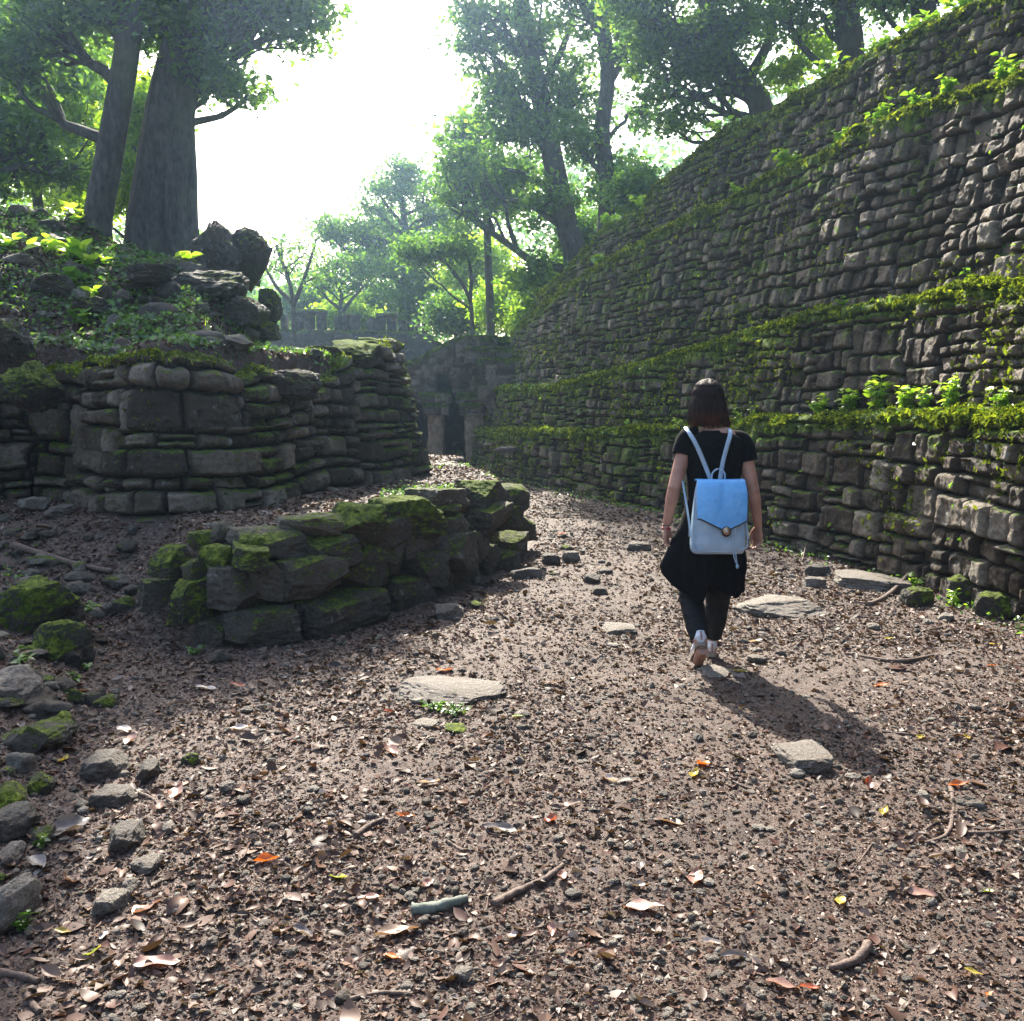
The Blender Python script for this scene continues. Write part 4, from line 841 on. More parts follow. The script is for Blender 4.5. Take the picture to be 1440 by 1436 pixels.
# rocks of the mound behind the left wall
MR = [ # px, py, w, h, Y, depth, moss, tone, seed, label
 (303, 345, 74, 78, 12.9, .8, .02, .2, 0, 'pointed dark boulder standing on the ridge of the mound'),
 (345, 362, 66, 84, 13.3, .8, .12, .2, 1, 'rounded dark boulder sloping right beside the pointed one on the mound'),
 (290, 400, 128, 46, 11.8, 1.0, .0, .3, 0, 'wide overhanging dark ledge stone under the pointed boulder'),
 (345, 436, 66, 42, 11.8, .7, .0, .5, 0, 'jutting block with slanting top under the overhanging ledge'),
 (378, 430, 34, 60, 12.9, .6, .3, .3, 0, 'mossy stone on the right shoulder of the mound'),
 (372, 465, 46, 34, 12.4, .6, .2, .3, 0, 'small dark stone below the mossy right shoulder'),
 (130, 430, 62, 44, 10.6, .7, .05, .2, 0, 'dark block with pale leaves on top, middle of the mound'),
 (135, 478, 60, 34, 9.9, .5, .0, .5, 0, 'brown stone above the upper left wall'),
 (25, 333, 30, 20, 12.6, .5, -.2, .9, 0, 'pale stone near the ridge at the left edge'),
 (50, 320, 40, 24, 13.0, .5, 0, .3, 0, 'dark stone on the ridge left of the slender trunk'),
 (210, 385, 90, 40, 11.2, .8, .0, .2, 0, 'dark outcrop in the middle of the shaded bank'),
 (70, 400, 80, 50, 11.0, .8, .05, .2, 0, 'dark leaning rock high on the left of the bank'),
 (40, 545, 70, 64, 8.5, .8, .42, .4, 0, 'slanting mossy rock at the left end of the upper wall'),
 (225, 512, 120, 22, 8.95, .45, .08, .4, 0, 'long thin capstone on the upper left wall with leaves on it'),
 (410, 540, 92, 46, 9.4, .5, .0, .2, 0, 'square dark coping block at the right of the upper wall crest'),
 (455, 497, 60, 24, 11.0, .5, .05, .3, 0, 'dark stone in the grass above the wall corner'),
 (500, 500, 70, 30, 11.3, .6, .35, .3, 0, 'mossy coping stone at the wall corner'),
 (540, 500, 34, 34, 12.2, .4, .3, .3, 0, 'narrow mossy stone on the far corner of the upper wall'),
 (15, 470, 50, 50, 9.3, .5, .1, .5, 0, 'grey stone among weeds at the left edge of the bank')]
for i, (px, py, w_, h_, Y, dp, mo, tn, q, lab) in enumerate(MR):
    g = rock_geo(w_ * mpp(Y) * (.95 if i < 6 or i > 11 else .75), dp * (1 if i < 6 or i > 11 else .7), h_ * mpp(Y) * (1.05 if i < 6 or i > 11 else .75), 1300 + i * 7, .5, 40, .22, 12)
    P = g[0]
    if i == 0: P[:, 0] *= 1 - .55 * np.clip(P[:, 2] / P[:, 2].max(), -.2, 1)
    if i == 1: P = P @ np.array(Matrix.Rotation(-.6, 3, 'Y'))
    if i == 12: P = P @ np.array(Matrix.Rotation(.6, 3, 'Y'))
    p = W(px, py + h_ * .06, Y)
    tag(rock_obj('rock', (P, g[1]), p, mat_mossy, None, mo - .05, tn), lab, 'rock', 'rocks of the ruined mound')
# ------------------------------------------------------------ leaf litter, gravel
LIT = [(0, (.018, .010, .007)), (.2, (.046, .026, .018)), (.4, (.085, .050, .036)), (.55, (.075, .032, .022)), (.72, (.135, .080, .056)), (.93, (.17, .115, .088)), (1, (.27, .22, .19))]
mat_litter = leaf_mat('dry_leaf_litter', LIT, .12, .5, 1.4, .028)
def curled_leaf(L_, Wd, curl, cup, nl=5):
    """5 x 3 grid leaf along x, returns verts (15), quads"""
    t = np.linspace(0, 1, nl); w = np.sin(PI * t ** .85) ** .8 * Wd * .5; w[0] = Wd * .03; w[-1] = 0.002
    V = []
    for i in range(nl):
        a = curl * (t[i] - .5); x = (math.sin(a) / curl if abs(curl) > .05 else t[i] - .5) * L_; z = (1 - math.cos(a)) / (curl if abs(curl) > .05 else 1) * L_
        for s_ in (-1, 0, 1): V.append((x, s_ * w[i], z + abs(s_) * cup * w[i]))
    return np.array(V), grid_faces(nl, 3)
def scatter_leaves(N, pos, size, r, flat=.35, nl=5):
    """N curled leaves in one array"""
    base_V, Q = curled_leaf(1, 1, 0, 0, nl); m = len(base_V); t = base_V[:, 0] + .5
    Ls = size; Wd = size * r.uniform(.3, .6, N); curl = r.normal(0, 1.1, N); cup = r.normal(.25, .35, N)
    a = curl[:, None] * (t[None] - .5); c_ = np.where(np.abs(curl) < .05, .05, curl)[:, None]
    x = np.sin(a) / c_ * Ls[:, None]; z = (1 - np.cos(a)) / c_ * Ls[:, None]; y = base_V[None, :, 1] * Wd[:, None]; z = z + np.abs(y) * cup[:, None]
    y = y + .12 * Ls[:, None] * (t[None] - .5) ** 2 * r.normal(size=(N, 1)) * 2
    P = np.stack([x, y, z], -1)
    yaw = r.uniform(0, 2 * PI, N); tx = r.normal(0, flat, N); ty = r.normal(0, flat, N)
    cx, sx_ = np.cos(tx)[:, None], np.sin(tx)[:, None]; P[..., 1], P[..., 2] = P[..., 1] * cx - P[..., 2] * sx_, P[..., 1] * sx_ + P[..., 2] * cx
    cx, sx_ = np.cos(ty)[:, None], np.sin(ty)[:, None]; P[..., 0], P[..., 2] = P[..., 0] * cx + P[..., 2] * sx_, -P[..., 0] * sx_ + P[..., 2] * cx
    cx, sx_ = np.cos(yaw)[:, None], np.sin(yaw)[:, None]; P[..., 0], P[..., 1] = P[..., 0] * cx - P[..., 1] * sx_, P[..., 0] * sx_ + P[..., 1] * cx
    P = P + pos[:, None]; V = P.reshape(-1, 3); F_ = (Q[None] + np.arange(N)[:, None, None] * m).reshape(-1, 4)
    return V, F_, m
def sample_ground(N, r, y0, y1, pw=1.0):
    """points dense near the camera, only where the ground is walked or littered"""
    y = np.exp(r.uniform(math.log(y0), math.log(y1), N)); x = r.uniform(-1, 1, N) * (.62 * y + .6); return x, y
def keep_open(x, y, r, path=.35):
    dr, _ = sdist(x, y, R_C); dl, _ = sdist(x, y, L_C); du, _ = sdist(x, y, U_C); ds, _ = sdist(x, y, S_C)
    edge = np.minimum(np.abs(dr), 3)
    pc = np.interp(y, [2, 4, 6, 9, 13, 20], [.9, .7, .75, 1.1, .9, .2]); wd = np.interp(y, [2, 6, 12, 20], [1.5, 1.0, 1.0, 1.0])
    dirt = np.clip(1.3 - np.abs(x - pc) / wd, 0, 1); cl = .5 + .5 * fbm(x * 1.3, y * 1.3, 0, 3, 400)
    k = (dr > .02) & (r.random(len(x)) < (1 - dirt * (1 - path)) * (.15 + 1.5 * cl ** 1.5))
    # not inside masonry
    k &= ~((dl > -.02) & (dl < .30) & (y > 3) & (x > -2.1) & (y < 11)); k &= ~((du > -.12) & (du < .3) & (y > 5))
    return k
r = np.random.default_rng(31)
# chips and crumbs: tiny tilted flakes
x, y = sample_ground(520000, r, 2.0, 22); k = keep_open(x, y, r, .8) & (y < 22); x, y = x[k], y[k]
s = r.gamma(2.2, 1, len(x)) * .0027 * (.75 + .15 * y); s = np.clip(s, .003, .05)
z = G(x, y) + s * .15
V, T_, rn = leaf_quads(np.stack([x, y, z], 1), s * 1.5, np.tile([0, 0, 1.], (len(x), 1)), .33, fold=.5, aspect=.85, r=r)
tag(link('forest_litter', np_mesh('forest_litter', V, T_, False, {'rnd': rn}, mat_litter)), 'crumbled leaf fragments and chips covering the path', 'leaf litter', None, 'stuff')
# curled leaves
x, y = sample_ground(38000, r, 2.0, 20); k = keep_open(x, y, r, .12); x, y = x[k], y[k]
s = np.clip(r.gamma(4, 1, len(x)) * .0088 * (.8 + .05 * y), .014, .12); z = G(x, y) + .004 + s * .06
V, Q, m = scatter_leaves(len(x), np.stack([x, y, z], 1), s, r)
left_bias = sstep(-x, .2, 1.6) * .22
rn = np.clip(r.random(len(x)) ** 1.1 * .85 + left_bias * r.random(len(x)) + .02, 0, 1)
tag(link('fallen_leaves', np_mesh('fallen_leaves', V, Q, True, {'rnd': np.repeat(rn, m)}, mat_litter)), 'dry brown and grey fallen leaves strewn over the ground', 'leaf litter', None, 'stuff')
# litter on the mound, steeper and hidden by weeds
x = r.uniform(-9, -1.3, 26000); y = r.uniform(8.2, 15, 26000); du, _ = sdist(x, y, U_C); k = du > .25; x, y = x[k], y[k]
s = r.uniform(.03, .10, len(x)); V, Q, m = scatter_leaves(len(x), np.stack([x, y, G(x, y) + .012], 1), s, r, .5)
tag(link('bank_litter', np_mesh('bank_litter', V, Q, True, {'rnd': np.repeat(r.random(len(x)) * .8, m)}, mat_litter)), 'leaf litter over the mound', 'leaf litter', None, 'stuff')
# gravel: small stones
def gravel():
    r = np.random.default_rng(8); x, y = sample_ground(60000, r, 2.0, 16); k = keep_open(x, y, r, 1.1); x, y = x[k], y[k]; N = len(x)
    V0, Q0 = SG[4]; base = []
    s = np.clip(r.gamma(1.6, 1, N) * .0025 * (.8 + .1 * y), .002, .035)
    S = V0 / np.linalg.norm(V0, axis=1)[:, None]; sc3 = r.uniform(.55, 1.25, (N, 3)) * [1, 1, .7]
    D = S[None] * (1 + .3 * vn(S[None, :, 0] * 1.6 + np.arange(N)[:, None] * 3.1, S[None, :, 1] * 1.6 + np.arange(N)[:, None] * 1.7, S[None, :, 2] * 1.6, 5))[..., None]
    P = D * (s[:, None] * sc3)[:, None] ; yaw = r.uniform(0, 6.28, N); c_, s_ = np.cos(yaw)[:, None], np.sin(yaw)[:, None]
    X = P[..., 0] * c_ - P[..., 1] * s_; Yy = P[..., 0] * s_ + P[..., 1] * c_
    P = np.stack([X + x[:, None], Yy + y[:, None], P[..., 2] + (G(x, y) + s * .25)[:, None]], -1)
    m = len(V0); F_ = (Q0[None] + np.arange(N)[:, None, None] * m).reshape(-1, 4)
    tag(link('gravel', np_mesh('gravel', P.reshape(-1, 3), F_, False, {'tone': np.repeat(r.random(N), m), 'moss': np.full(N * m, -.5)}, mat_rock)), 'small stones scattered in the path', 'gravel', None, 'stuff')
gravel()
def rubble(N, xr, yr, cond, smin, smax, seed, label):
    r = np.random.default_rng(seed); x = r.uniform(*xr, N); y = r.uniform(*yr, N); k = cond(x, y, r); x, y = x[k], y[k]; N = len(x); V0, Q0 = rock_geo(2, 2, 2, seed, .5, 11, .14, 9); m = len(V0)
    s = smin + (smax - smin) * r.random(N) ** 3; sc3 = r.uniform(.6, 1.3, (N, 3)) * [1, 1, .7]
    P = np.zeros((N, m, 3))
    for i in range(N):
        M = np.array(Matrix.Rotation(r.uniform(0, 6.3), 3, 'Z') @ Matrix.Rotation(r.normal(0, .8), 3, 'X') @ Matrix.Rotation(r.normal(0, .8), 3, 'Y')); Q_ = V0 @ M.T
        P[i] = (Q_ * (1 + .2 * vn(Q_[:, 0] * 1.5 + i, Q_[:, 1] * 1.5, Q_[:, 2] * 1.5, 3))[:, None]) * s[i] * .5 * sc3[i] + [x[i], y[i], 0]
    P[..., 2] += (G(x, y) + s * .12)[:, None]
    F_ = (Q0[None] + np.arange(N)[:, None, None] * m).reshape(-1, 4)
    tag(link('rubble', np_mesh('rubble', P.reshape(-1, 3), F_, True, {'tone': np.repeat(r.random(N), m), 'moss': np.repeat(r.uniform(-.5, .2, N), m)}, mat_mossy)), label, 'rubble', None, 'stuff')
rubble(900, (-4.2, -1.0), (2.2, 8), lambda x, y, r: sdist(x, y, S_C)[0] > -.25 + .4 * r.random(len(x)), .03, .20, 3, 'broken stones strewn over the littered slope at left')
rubble(500, (-8, -1.8), (8.4, 13.5), lambda x, y, r: sdist(x, y, U_C)[0] > .3, .05, .34, 4, 'broken stones half buried in the bank of the mound')
rubble(260, (-.8, 4.4), (3.5, 20), lambda x, y, r: (sdist(x, y, R_C)[0] > 0) & (sdist(x, y, R_C)[0] < .55), .03, .14, 5, 'small stones along the foot of the right wall')
rubble(200, (-3.2, .6), (5.4, 12), lambda x, y, r: (np.abs(sdist(x, y, L_C)[0] + .2) < .25), .03, .13, 6, 'small stones along the foot of the low wall')
# ------------------------------------------------------------ single leaves one can point at
def veined(name, c1, c2, rough=.35, trans=.25):
    n = NM(name); co = n.co(); f = n.noise(30, 5, .65, co); g = n.noise(9, 3, .5, co)
    c = n.mix(n.rng(n.math('ADD', n.math('MULTIPLY', f, .5), n.math('MULTIPLY', g, .5)), .38, .62), c1, c2)
    uv = n.n('ShaderNodeSeparateXYZ', {0: co}); mid = n.rng(n.math('ABSOLUTE', uv.outputs[1]), .0, .0018, 1, 0)
    c = n.mix(n.math('MULTIPLY', mid, .5), c, (.45, .36, .22))
    d = n.n('ShaderNodeBsdfPrincipled', {'Base Color': c, 'Roughness': rough, 'Normal': n.bump(f, .4, .003)})
    t = n.n('ShaderNodeBsdfTranslucent', {'Color': n.mix(1.0, c, (1.6, 1.3, .8), 'MULTIPLY')})
    m = n.n('ShaderNodeMixShader', {0: trans, 1: d.outputs[0], 2: t.outputs[0]}); n.L.new(m.outputs[0], n.out.inputs[0]); return n.m
LM = {'orange': veined('orange_leaf', (.36, .075, .010), (.52, .18, .02)), 'rust': veined('rust_leaf', (.22, .045, .02), (.40, .11, .035)), 'yellow': veined('yellow_leaf', (.30, .24, .03), (.42, .36, .08), .4, .35),
      'lime': veined('lime_leaf', (.16, .24, .02), (.28, .35, .07), .4, .35), 'pink': veined('pinkish_leaf', (.22, .11, .085), (.34, .21, .17)), 'tan': veined('tan_leaf', (.14, .09, .06), (.25, .17, .12)),
      'grey': veined('grey_leaf', (.10, .085, .08), (.22, .19, .18)), 'white': veined('pale_leaf', (.34, .29, .27), (.52, .47, .45), .3), 'brown': veined('brown_leaf', (.09, .05, .035), (.19, .12, .085))}
def one_leaf(px, py, w, h, colr, ang, seed, curl, cup, lab):
    r = np.random.default_rng(seed); p = GP(px, py); m = mpp(p[1])
    # real length from the foreshortened outline
    ell = max(w * m, .02); f = max(.28, (1.5 - p[2]) / p[1] * .95); a = math.radians(ang)
    Ln = math.hypot(ell * math.cos(a) if abs(math.cos(a)) > .3 else h * m * .7, 0); Ln = max(w, h / f * .55) * m; Wd = Ln * (.42 if w > 1.6 * h else .55)
    nl = 11; t = np.linspace(0, 1, nl); wid = np.sin(PI * t ** .8) ** .75 * Wd * .5; wid[0] = wid[-1] = .001; V = []
    for i in range(nl):
        b = curl * (t[i] - .5); c_ = curl if abs(curl) > .05 else .05; x = math.sin(b) / c_ * Ln; z = (1 - math.cos(b)) / c_ * Ln
        for s_ in (-1, -.5, 0, .5, 1):
            wv = .10 * Wd * math.sin(t[i] * 9 + s_ * 2 + seed); V.append((x, s_ * wid[i] * math.cos(min(1.1, cup) * abs(s_)) + .06 * Ln * math.sin(t[i] * PI), z + abs(s_) ** 1.5 * cup * wid[i] + wv * abs(s_)))
    V = np.array(V); Q = grid_faces(nl, 5); mb = MB(); mb.add(V, Q, m=0)
    st = np.array([(-Ln * .5 - Ln * .22, 0, .002), (-Ln * .5 - Ln * .1, .004, .004), (-Ln * .48, 0, V[:5, 2].mean())]); tv, tq, tt = tube(st, [.0012, .001, .0008], 5)
    o = link('leaf', mb.mesh('leaf', mats=[LM[colr]]), None, (p[0], p[1], p[2] + .008 - min(0, V[:, 2].min())), (r.normal(0, .18), r.normal(0, .15), a))
    so = link('stalk', np_mesh('stalk', tv, [tq, tt], True, None, LM['brown']), o)
    tag(o, lab, 'leaf', 'fallen leaves one can pick out')
LEAVES = [
 (569, 1153, 30, 16, 'orange', 0, 1.2, .5, 'curled glossy orange leaf left of centre in the foreground'),
 (375, 1217, 38, 24, 'orange', 10, .8, .7, 'red-orange ragged leaf in the left foreground'),
 (777, 1158, 26, 24, 'rust', -50, 1.5, .5, 'folded rust-coloured leaf in mid foreground'),
 (625, 946, 26, 11, 'orange', 5, .9, .3, 'orange leaf just behind the broad flat stone'),
 (602, 969, 20, 8, 'orange', 10, .8, .4, 'small orange leaf lying on the broad flat stone'),
 (548, 1004, 22, 10, 'rust', 15, .8, .4, 'rust leaf in front of the broad flat stone'),
 (728, 1011, 20, 11, 'lime', 20, .5, .3, 'small lime leaf right of the broad flat stone'),
 (476, 1238, 34, 26, 'lime', -30, .4, .3, 'bright yellow-green leaf left of the bottom centre'),
 (857, 1102, 26, 20, 'white', -40, 1.2, .6, 'white-pink curled leaf in front of the walker'),
 (978, 1092, 18, 20, 'yellow', 60, .9, .5, 'yellow leaf below the walker\'s shadow'),
 (990, 1078, 22, 22, 'orange', 100, .6, .3, 'tan-orange leaf touching the yellow one below the walker\'s shadow'),
 (1042, 948, 30, 12, 'yellow', 20, .8, .4, 'golden leaf right of the walker\'s feet'),
 (1222, 1106, 24, 18, 'rust', 70, 1.4, .6, 'rust-brown cupped leaf in the shadow'),
 (1348, 1107, 32, 9, 'orange', 0, .6, .5, 'orange-brown leaf at the tip of the forked root'),
 (1245, 1146, 20, 20, 'yellow', 60, .8, .5, 'pale yellow leaf beside the dark twig in the right foreground'),
 (1183, 1270, 28, 30, 'yellow', 70, .3, .2, 'flat yellow-green leaf in the right foreground'),
 (1295, 1262, 46, 24, 'pink', -15, .3, .2, 'big dull pink leaf in the right foreground'),
 (1388, 1258, 20, 14, 'lime', -20, .6, .3, 'bright green leaf near the right edge'),
 (1138, 1394, 34, 18, 'rust', 5, .8, .4, 'red-brown leaf near the bottom right of centre'),
 (1100, 1390, 50, 18, 'pink', -10, .4, .3, 'long dull leaf left of the red-brown one at the bottom'),
 (1368, 1374, 28, 16, 'yellow', -15, .5, .3, 'yellow leaf at the bottom right'),
 (1392, 1402, 16, 10, 'orange', 30, .5, .3, 'small orange leaf at the bottom right'),
 (998, 1331, 34, 18, 'white', -20, .9, .6, 'white shell-like leaf at the bottom, left of the oval dark one'),
 (1031, 1350, 44, 16, 'grey', 0, .3, .6, 'dark oval leaf at the bottom right of the shell-like one'),
 (146, 1322, 16, 22, 'white', 80, .4, .3, 'small mint-white leaf in the left foreground'),
 (128, 1349, 36, 16, 'lime', 15, .8, .4, 'curled olive-yellow leaf in the left foreground'),
 (88, 1318, 26, 12, 'yellow', 0, .6, .4, 'brown-yellow leaf low at the left'),
 (90, 1072, 12, 20, 'yellow', 90, .5, .2, 'yellow leaf on a thin stalk at the left'),
 (174, 1031, 30, 20, 'white', -45, .7, .3, 'bright white leaf in the sunny litter at left'),
 (182, 1044, 18, 22, 'pink', -80, .5, .3, 'pink-white leaf just below the bright white one'),
 (290, 971, 36, 12, 'white', -15, .6, .3, 'long white leaf in the sunny litter under the low wall'),
 (334, 967, 24, 14, 'rust', -20, .8, .4, 'brown curled leaf right of the long white one'),
 (338, 1028, 34, 12, 'white', 5, .6, .4, 'white curled leaf in the sunny litter'),
 (250, 1118, 16, 28, 'pink', 90, .7, .4, 'pink upright leaf in the left foreground'),
 (424, 1320, 42, 28, 'grey', -30, .9, .6, 'two-tone grey and white leaf left of the bottom centre'),
 (115, 976, 30, 12, 'tan', 10, .6, .4, 'tan leaf by the mossy stone at left'),
 (60, 995, 28, 24, 'rust', -60, 1.0, .4, 'dark red leaf under the bare grey stone at left'),
 (100, 1170, 44, 58, 'grey', 65, .6, .6, 'large wrinkled grey leaf in the left foreground'),
 (50, 1220, 50, 40, 'grey', -40, .5, .5, 'long grey curved leaf at the left edge'),
 (98, 1245, 30, 40, 'brown', -55, .7, .5, 'dark leaf with light veins low at the left'),
 (208, 1282, 22, 50, 'pink', 60, .3, .3, 'long pale pink leaf in the left foreground'),
 (170, 1360, 24, 30, 'tan', 90, .7, .3, 'light tan leaf near the bottom left'),
 (220, 1362, 70, 24, 'pink', 15, .3, .3, 'large flat pink-tan leaf near the bottom left'),
 (603, 1246, 24, 22, 'pink', 60, .4, .3, 'round pink leaf near the lichen-covered bark'),
 (520, 1270, 40, 12, 'pink', 0, .4, .4, 'pink oblong leaf left of the lichen-covered bark'),
 (552, 1352, 30, 12, 'orange', -5, .3, .3, 'pale orange leaf left of the small square stone'),
 (560, 1318, 70, 28, 'tan', 22, .4, .4, 'long ribbed tan leaf below the lichen-covered bark'),
 (722, 1322, 18, 28, 'white', 60, .7, .4, 'mint-white narrow leaf below the thick stick'),
 (775, 1314, 26, 26, 'pink', -80, .7, .5, 'purple-pink leaf under a hollow in mid foreground'),
 (792, 1236, 14, 24, 'pink', 80, 1.0, .4, 'red-white leaf at the end of the thick stick'),
 (898, 1250, 30, 26, 'grey', 0, .5, .5, 'silvery grey round leaf right of the thick stick'),
 (903, 1222, 16, 24, 'grey', 80, .8, .5, 'upright grey leaf above the silvery round one'),
 (906, 1280, 62, 18, 'pink', -10, .2, .2, 'broad dull pink leaf in the right-centre foreground'),
 (980, 1240, 24, 40, 'pink', 70, .3, .3, 'dusty pink leaf standing in the right-centre foreground'),
 (801, 1138, 40, 16, 'tan', 0, .4, .3, 'light tan leaf with pink veins in mid foreground'),
 (940, 1160, 50, 20, 'tan', -20, .3, .3, 'tan pointed leaf on the dirt in mid foreground'),
 (705, 1172, 56, 20, 'grey', -10, .6, .5, 'wavy grey-brown leaf left of the folded rust one'),
 (604, 1104, 32, 14, 'white', 10, .9, .6, 'silvery curled leaf in the centre left'),
 (548, 1060, 24, 24, 'pink', -60, .8, .5, 'upright pinkish leaf left of centre'),
 (774, 962, 20, 12, 'tan', 0, .5, .3, 'pale tan leaf on the path left of the walker\'s feet'),
 (790, 752, 13, 7, 'orange', 0, .5, .3, 'small orange leaf far up the path'),
 (1060, 905, 26, 8, 'white', -20, .5, .3, 'pale leaf right of the walker\'s forward foot'),
 (1408, 1000, 22, 8, 'tan', 0, .4, .3, 'cream oval leaf at the right edge'),
 (1395, 938, 14, 8, 'orange', 0, .5, .3, 'orange leaf at the right edge'),
 (1398, 908, 14, 8, 'yellow', 0, .5, .3, 'small yellow leaf near the right edge'),
 (1250, 900, 10, 7, 'yellow', 0, .4, .3, 'tiny yellow leaf below the leaning flat stone'),
 (327, 750, 16, 10, 'orange', 30, .6, .3, 'orange leaf on the terrace behind the low wall'),
 (1360, 1040, 16, 12, 'yellow', 60, .5, .3, 'yellow-brown leaf at the right edge of the shadow'),
 (1295, 1040, 16, 12, 'yellow', 40, .5, .3, 'cream leaf at the end of the shadow'),
 (1240, 966, 26, 10, 'orange', 10, .5, .3, 'orange-brown leaf on the bare dirt at right')]
for i, l in enumerate(LEAVES): one_leaf(*l[:6], i + 1, l[6], l[7], l[8])
# ------------------------------------------------------------ sticks and roots
mat_stick = simple_mat('dead_stick_bark', (.05, .030, .022), (.16, .11, .085), 60, .8, .9, .006)
mat_pale = simple_mat('lichen_bark', (.08, .095, .075), (.20, .22, .18), 40, .85, .9, .006)
def stick(pts, r0, r1, lab, name='stick', mat=None, lift=.0, cat='stick', kids=()):
    def mk(pp, a, b):
        P = np.array([GP(*p[:2]) for p in pp]); 
        for i, p in enumerate(pp):
            if len(p) > 2: P[i, 2] += p[2]
        P[:, 2] += a * .45 + lift; P = smooth_path(P, 30); rr = np.linspace(a, b, 30) * (1 + .15 * fbm(np.arange(30) * .5, np.zeros(30), 0, 2, int(a * 1e4)))
        V, Q, T_ = tube(P, rr, 12); m = 30 * 12; V[:m] += (V[:m] - np.repeat(P, 12, 0)) * (.25 * fbm(V[:m, 0] * 60, V[:m, 1] * 60, V[:m, 2] * 60, 3, 3))[:, None]; return V, Q, T_
    mb = MB(); V, Q, T_ = mk(pts, r0, r1); o0 = V.mean(0); o0[2] = V[:, 2].min(); mb.add(V - o0, Q, T_)
    for kpts, ka, kb in kids: V, Q, T_ = mk(kpts, ka, kb); mb.add(V - o0, Q, T_)
    tag(mb.obj(name, mat or mat_stick, None, tuple(o0)), lab, cat)
stick([(694, 1276), (730, 1256), (768, 1238), (792, 1222)], .0135, .008, 'thick brown stick lying in the centre foreground')
stick([(1168, 1368), (1192, 1362), (1210, 1350), (1221, 1335)], .010, .014, 'stout curved stick end rising from the ground at the lower right', lift=.006)
stick([(1302, 1190), (1328, 1178), (1338, 1160), (1339, 1120), (1336, 1108)], .006, .010, 'forked tan root lying at the right', name='root', cat='root', kids=[([(1340, 1172), (1380, 1176), (1445, 1168)], .008, .007)])
stick([(1190, 922), (1230, 928), (1270, 932), (1312, 924)], .014, .010, 'thin dark bent branch on the dirt right of the walker')
stick([(500, 1178), (520, 1164), (540, 1156)], .012, .008, 'short grey-brown stick left of the curled orange leaf')
stick([(628, 1186), (640, 1192), (652, 1198)], .007, .006, 'stubby tan stick right of the curled orange leaf')
stick([(580, 1286), (610, 1282), (640, 1276), (656, 1270)], .020, .012, 'flat strip of grey-green lichen-covered bark in the foreground', name='bark_strip', mat=mat_pale, cat='bark')
stick([(-10, 1372), (30, 1380), (55, 1386)], .012, .008, 'brown stick cut by the left edge near the bottom')
stick([(38, 1404), (46, 1416), (56, 1428)], .010, .008, 'short tan stick in the bottom left corner')
stick([(196, 1118), (214, 1126), (226, 1136)], .008, .006, 'small bent twig beside the dark stones at left')
stick([(820, 1126), (850, 1130), (884, 1132)], .003, .002, 'thin dark twig on bare dirt in mid foreground', name='twig', cat='twig')
stick([(1280, 1188), (1300, 1170), (1316, 1158)], .005, .004, 'dark straight twig left of the forked root', name='twig', cat='twig')
stick([(1198, 1228), (1212, 1208), (1226, 1190)], .003, .0025, 'fine pale twig above the flat yellow-green leaf', name='twig', cat='twig')
stick([(1012, 1090), (1034, 1102), (1056, 1112)], .006, .004, 'pale split twig below the walker\'s shadow', name='twig', cat='twig')
stick([(1222, 852), (1250, 838), (1290, 812, .1)], .022, .014, 'dark branch leaning under the flat mossy-rimmed stone', name='branch', cat='branch')
stick([(1128, 790), (1134, 778, .12), (1140, 766, .3)], .006, .004, 'thin bare twig propped against the foot of the right wall', name='twig', cat='twig')
stick([(20, 770), (70, 786), (120, 800), (158, 806)], .030, .018, 'long dark root winding over the leaf litter at the left', name='root', cat='root')
stick([(1240, 1030), (1270, 1034), (1300, 1036)], .006, .004, 'dark twig at the end of the walker\'s shadow', name='twig', cat='twig')
stick([(490, 1408), (540, 1400), (580, 1404)], .006, .005, 'thin twig near the bottom edge left of centre', name='twig', cat='twig')
# random fine twigs
mb = MB(); r = np.random.default_rng(4); x, y = sample_ground(900, r, 2.1, 12); k = keep_open(x, y, r, .6); x, y = x[k], y[k]
for a, b in zip(x, y):
    Lt = r.uniform(.04, .16); th = r.uniform(0, PI); P = np.array([[a, b], [a + Lt * .5 * math.cos(th), b + Lt * .5 * math.sin(th)], [a + Lt * math.cos(th + .3 * r.normal()), b + Lt * math.sin(th + .3)]])
    V, Q, T_ = tube(np.concatenate([P, (G(P[:, 0], P[:, 1]) + .005)[:, None]], 1), [.002, .002, .001], 4, cap=False); mb.add(V, Q)
tag(mb.obj('twig_litter', mat_stick), 'fine twigs scattered over the ground', 'leaf litter', None, 'stuff')
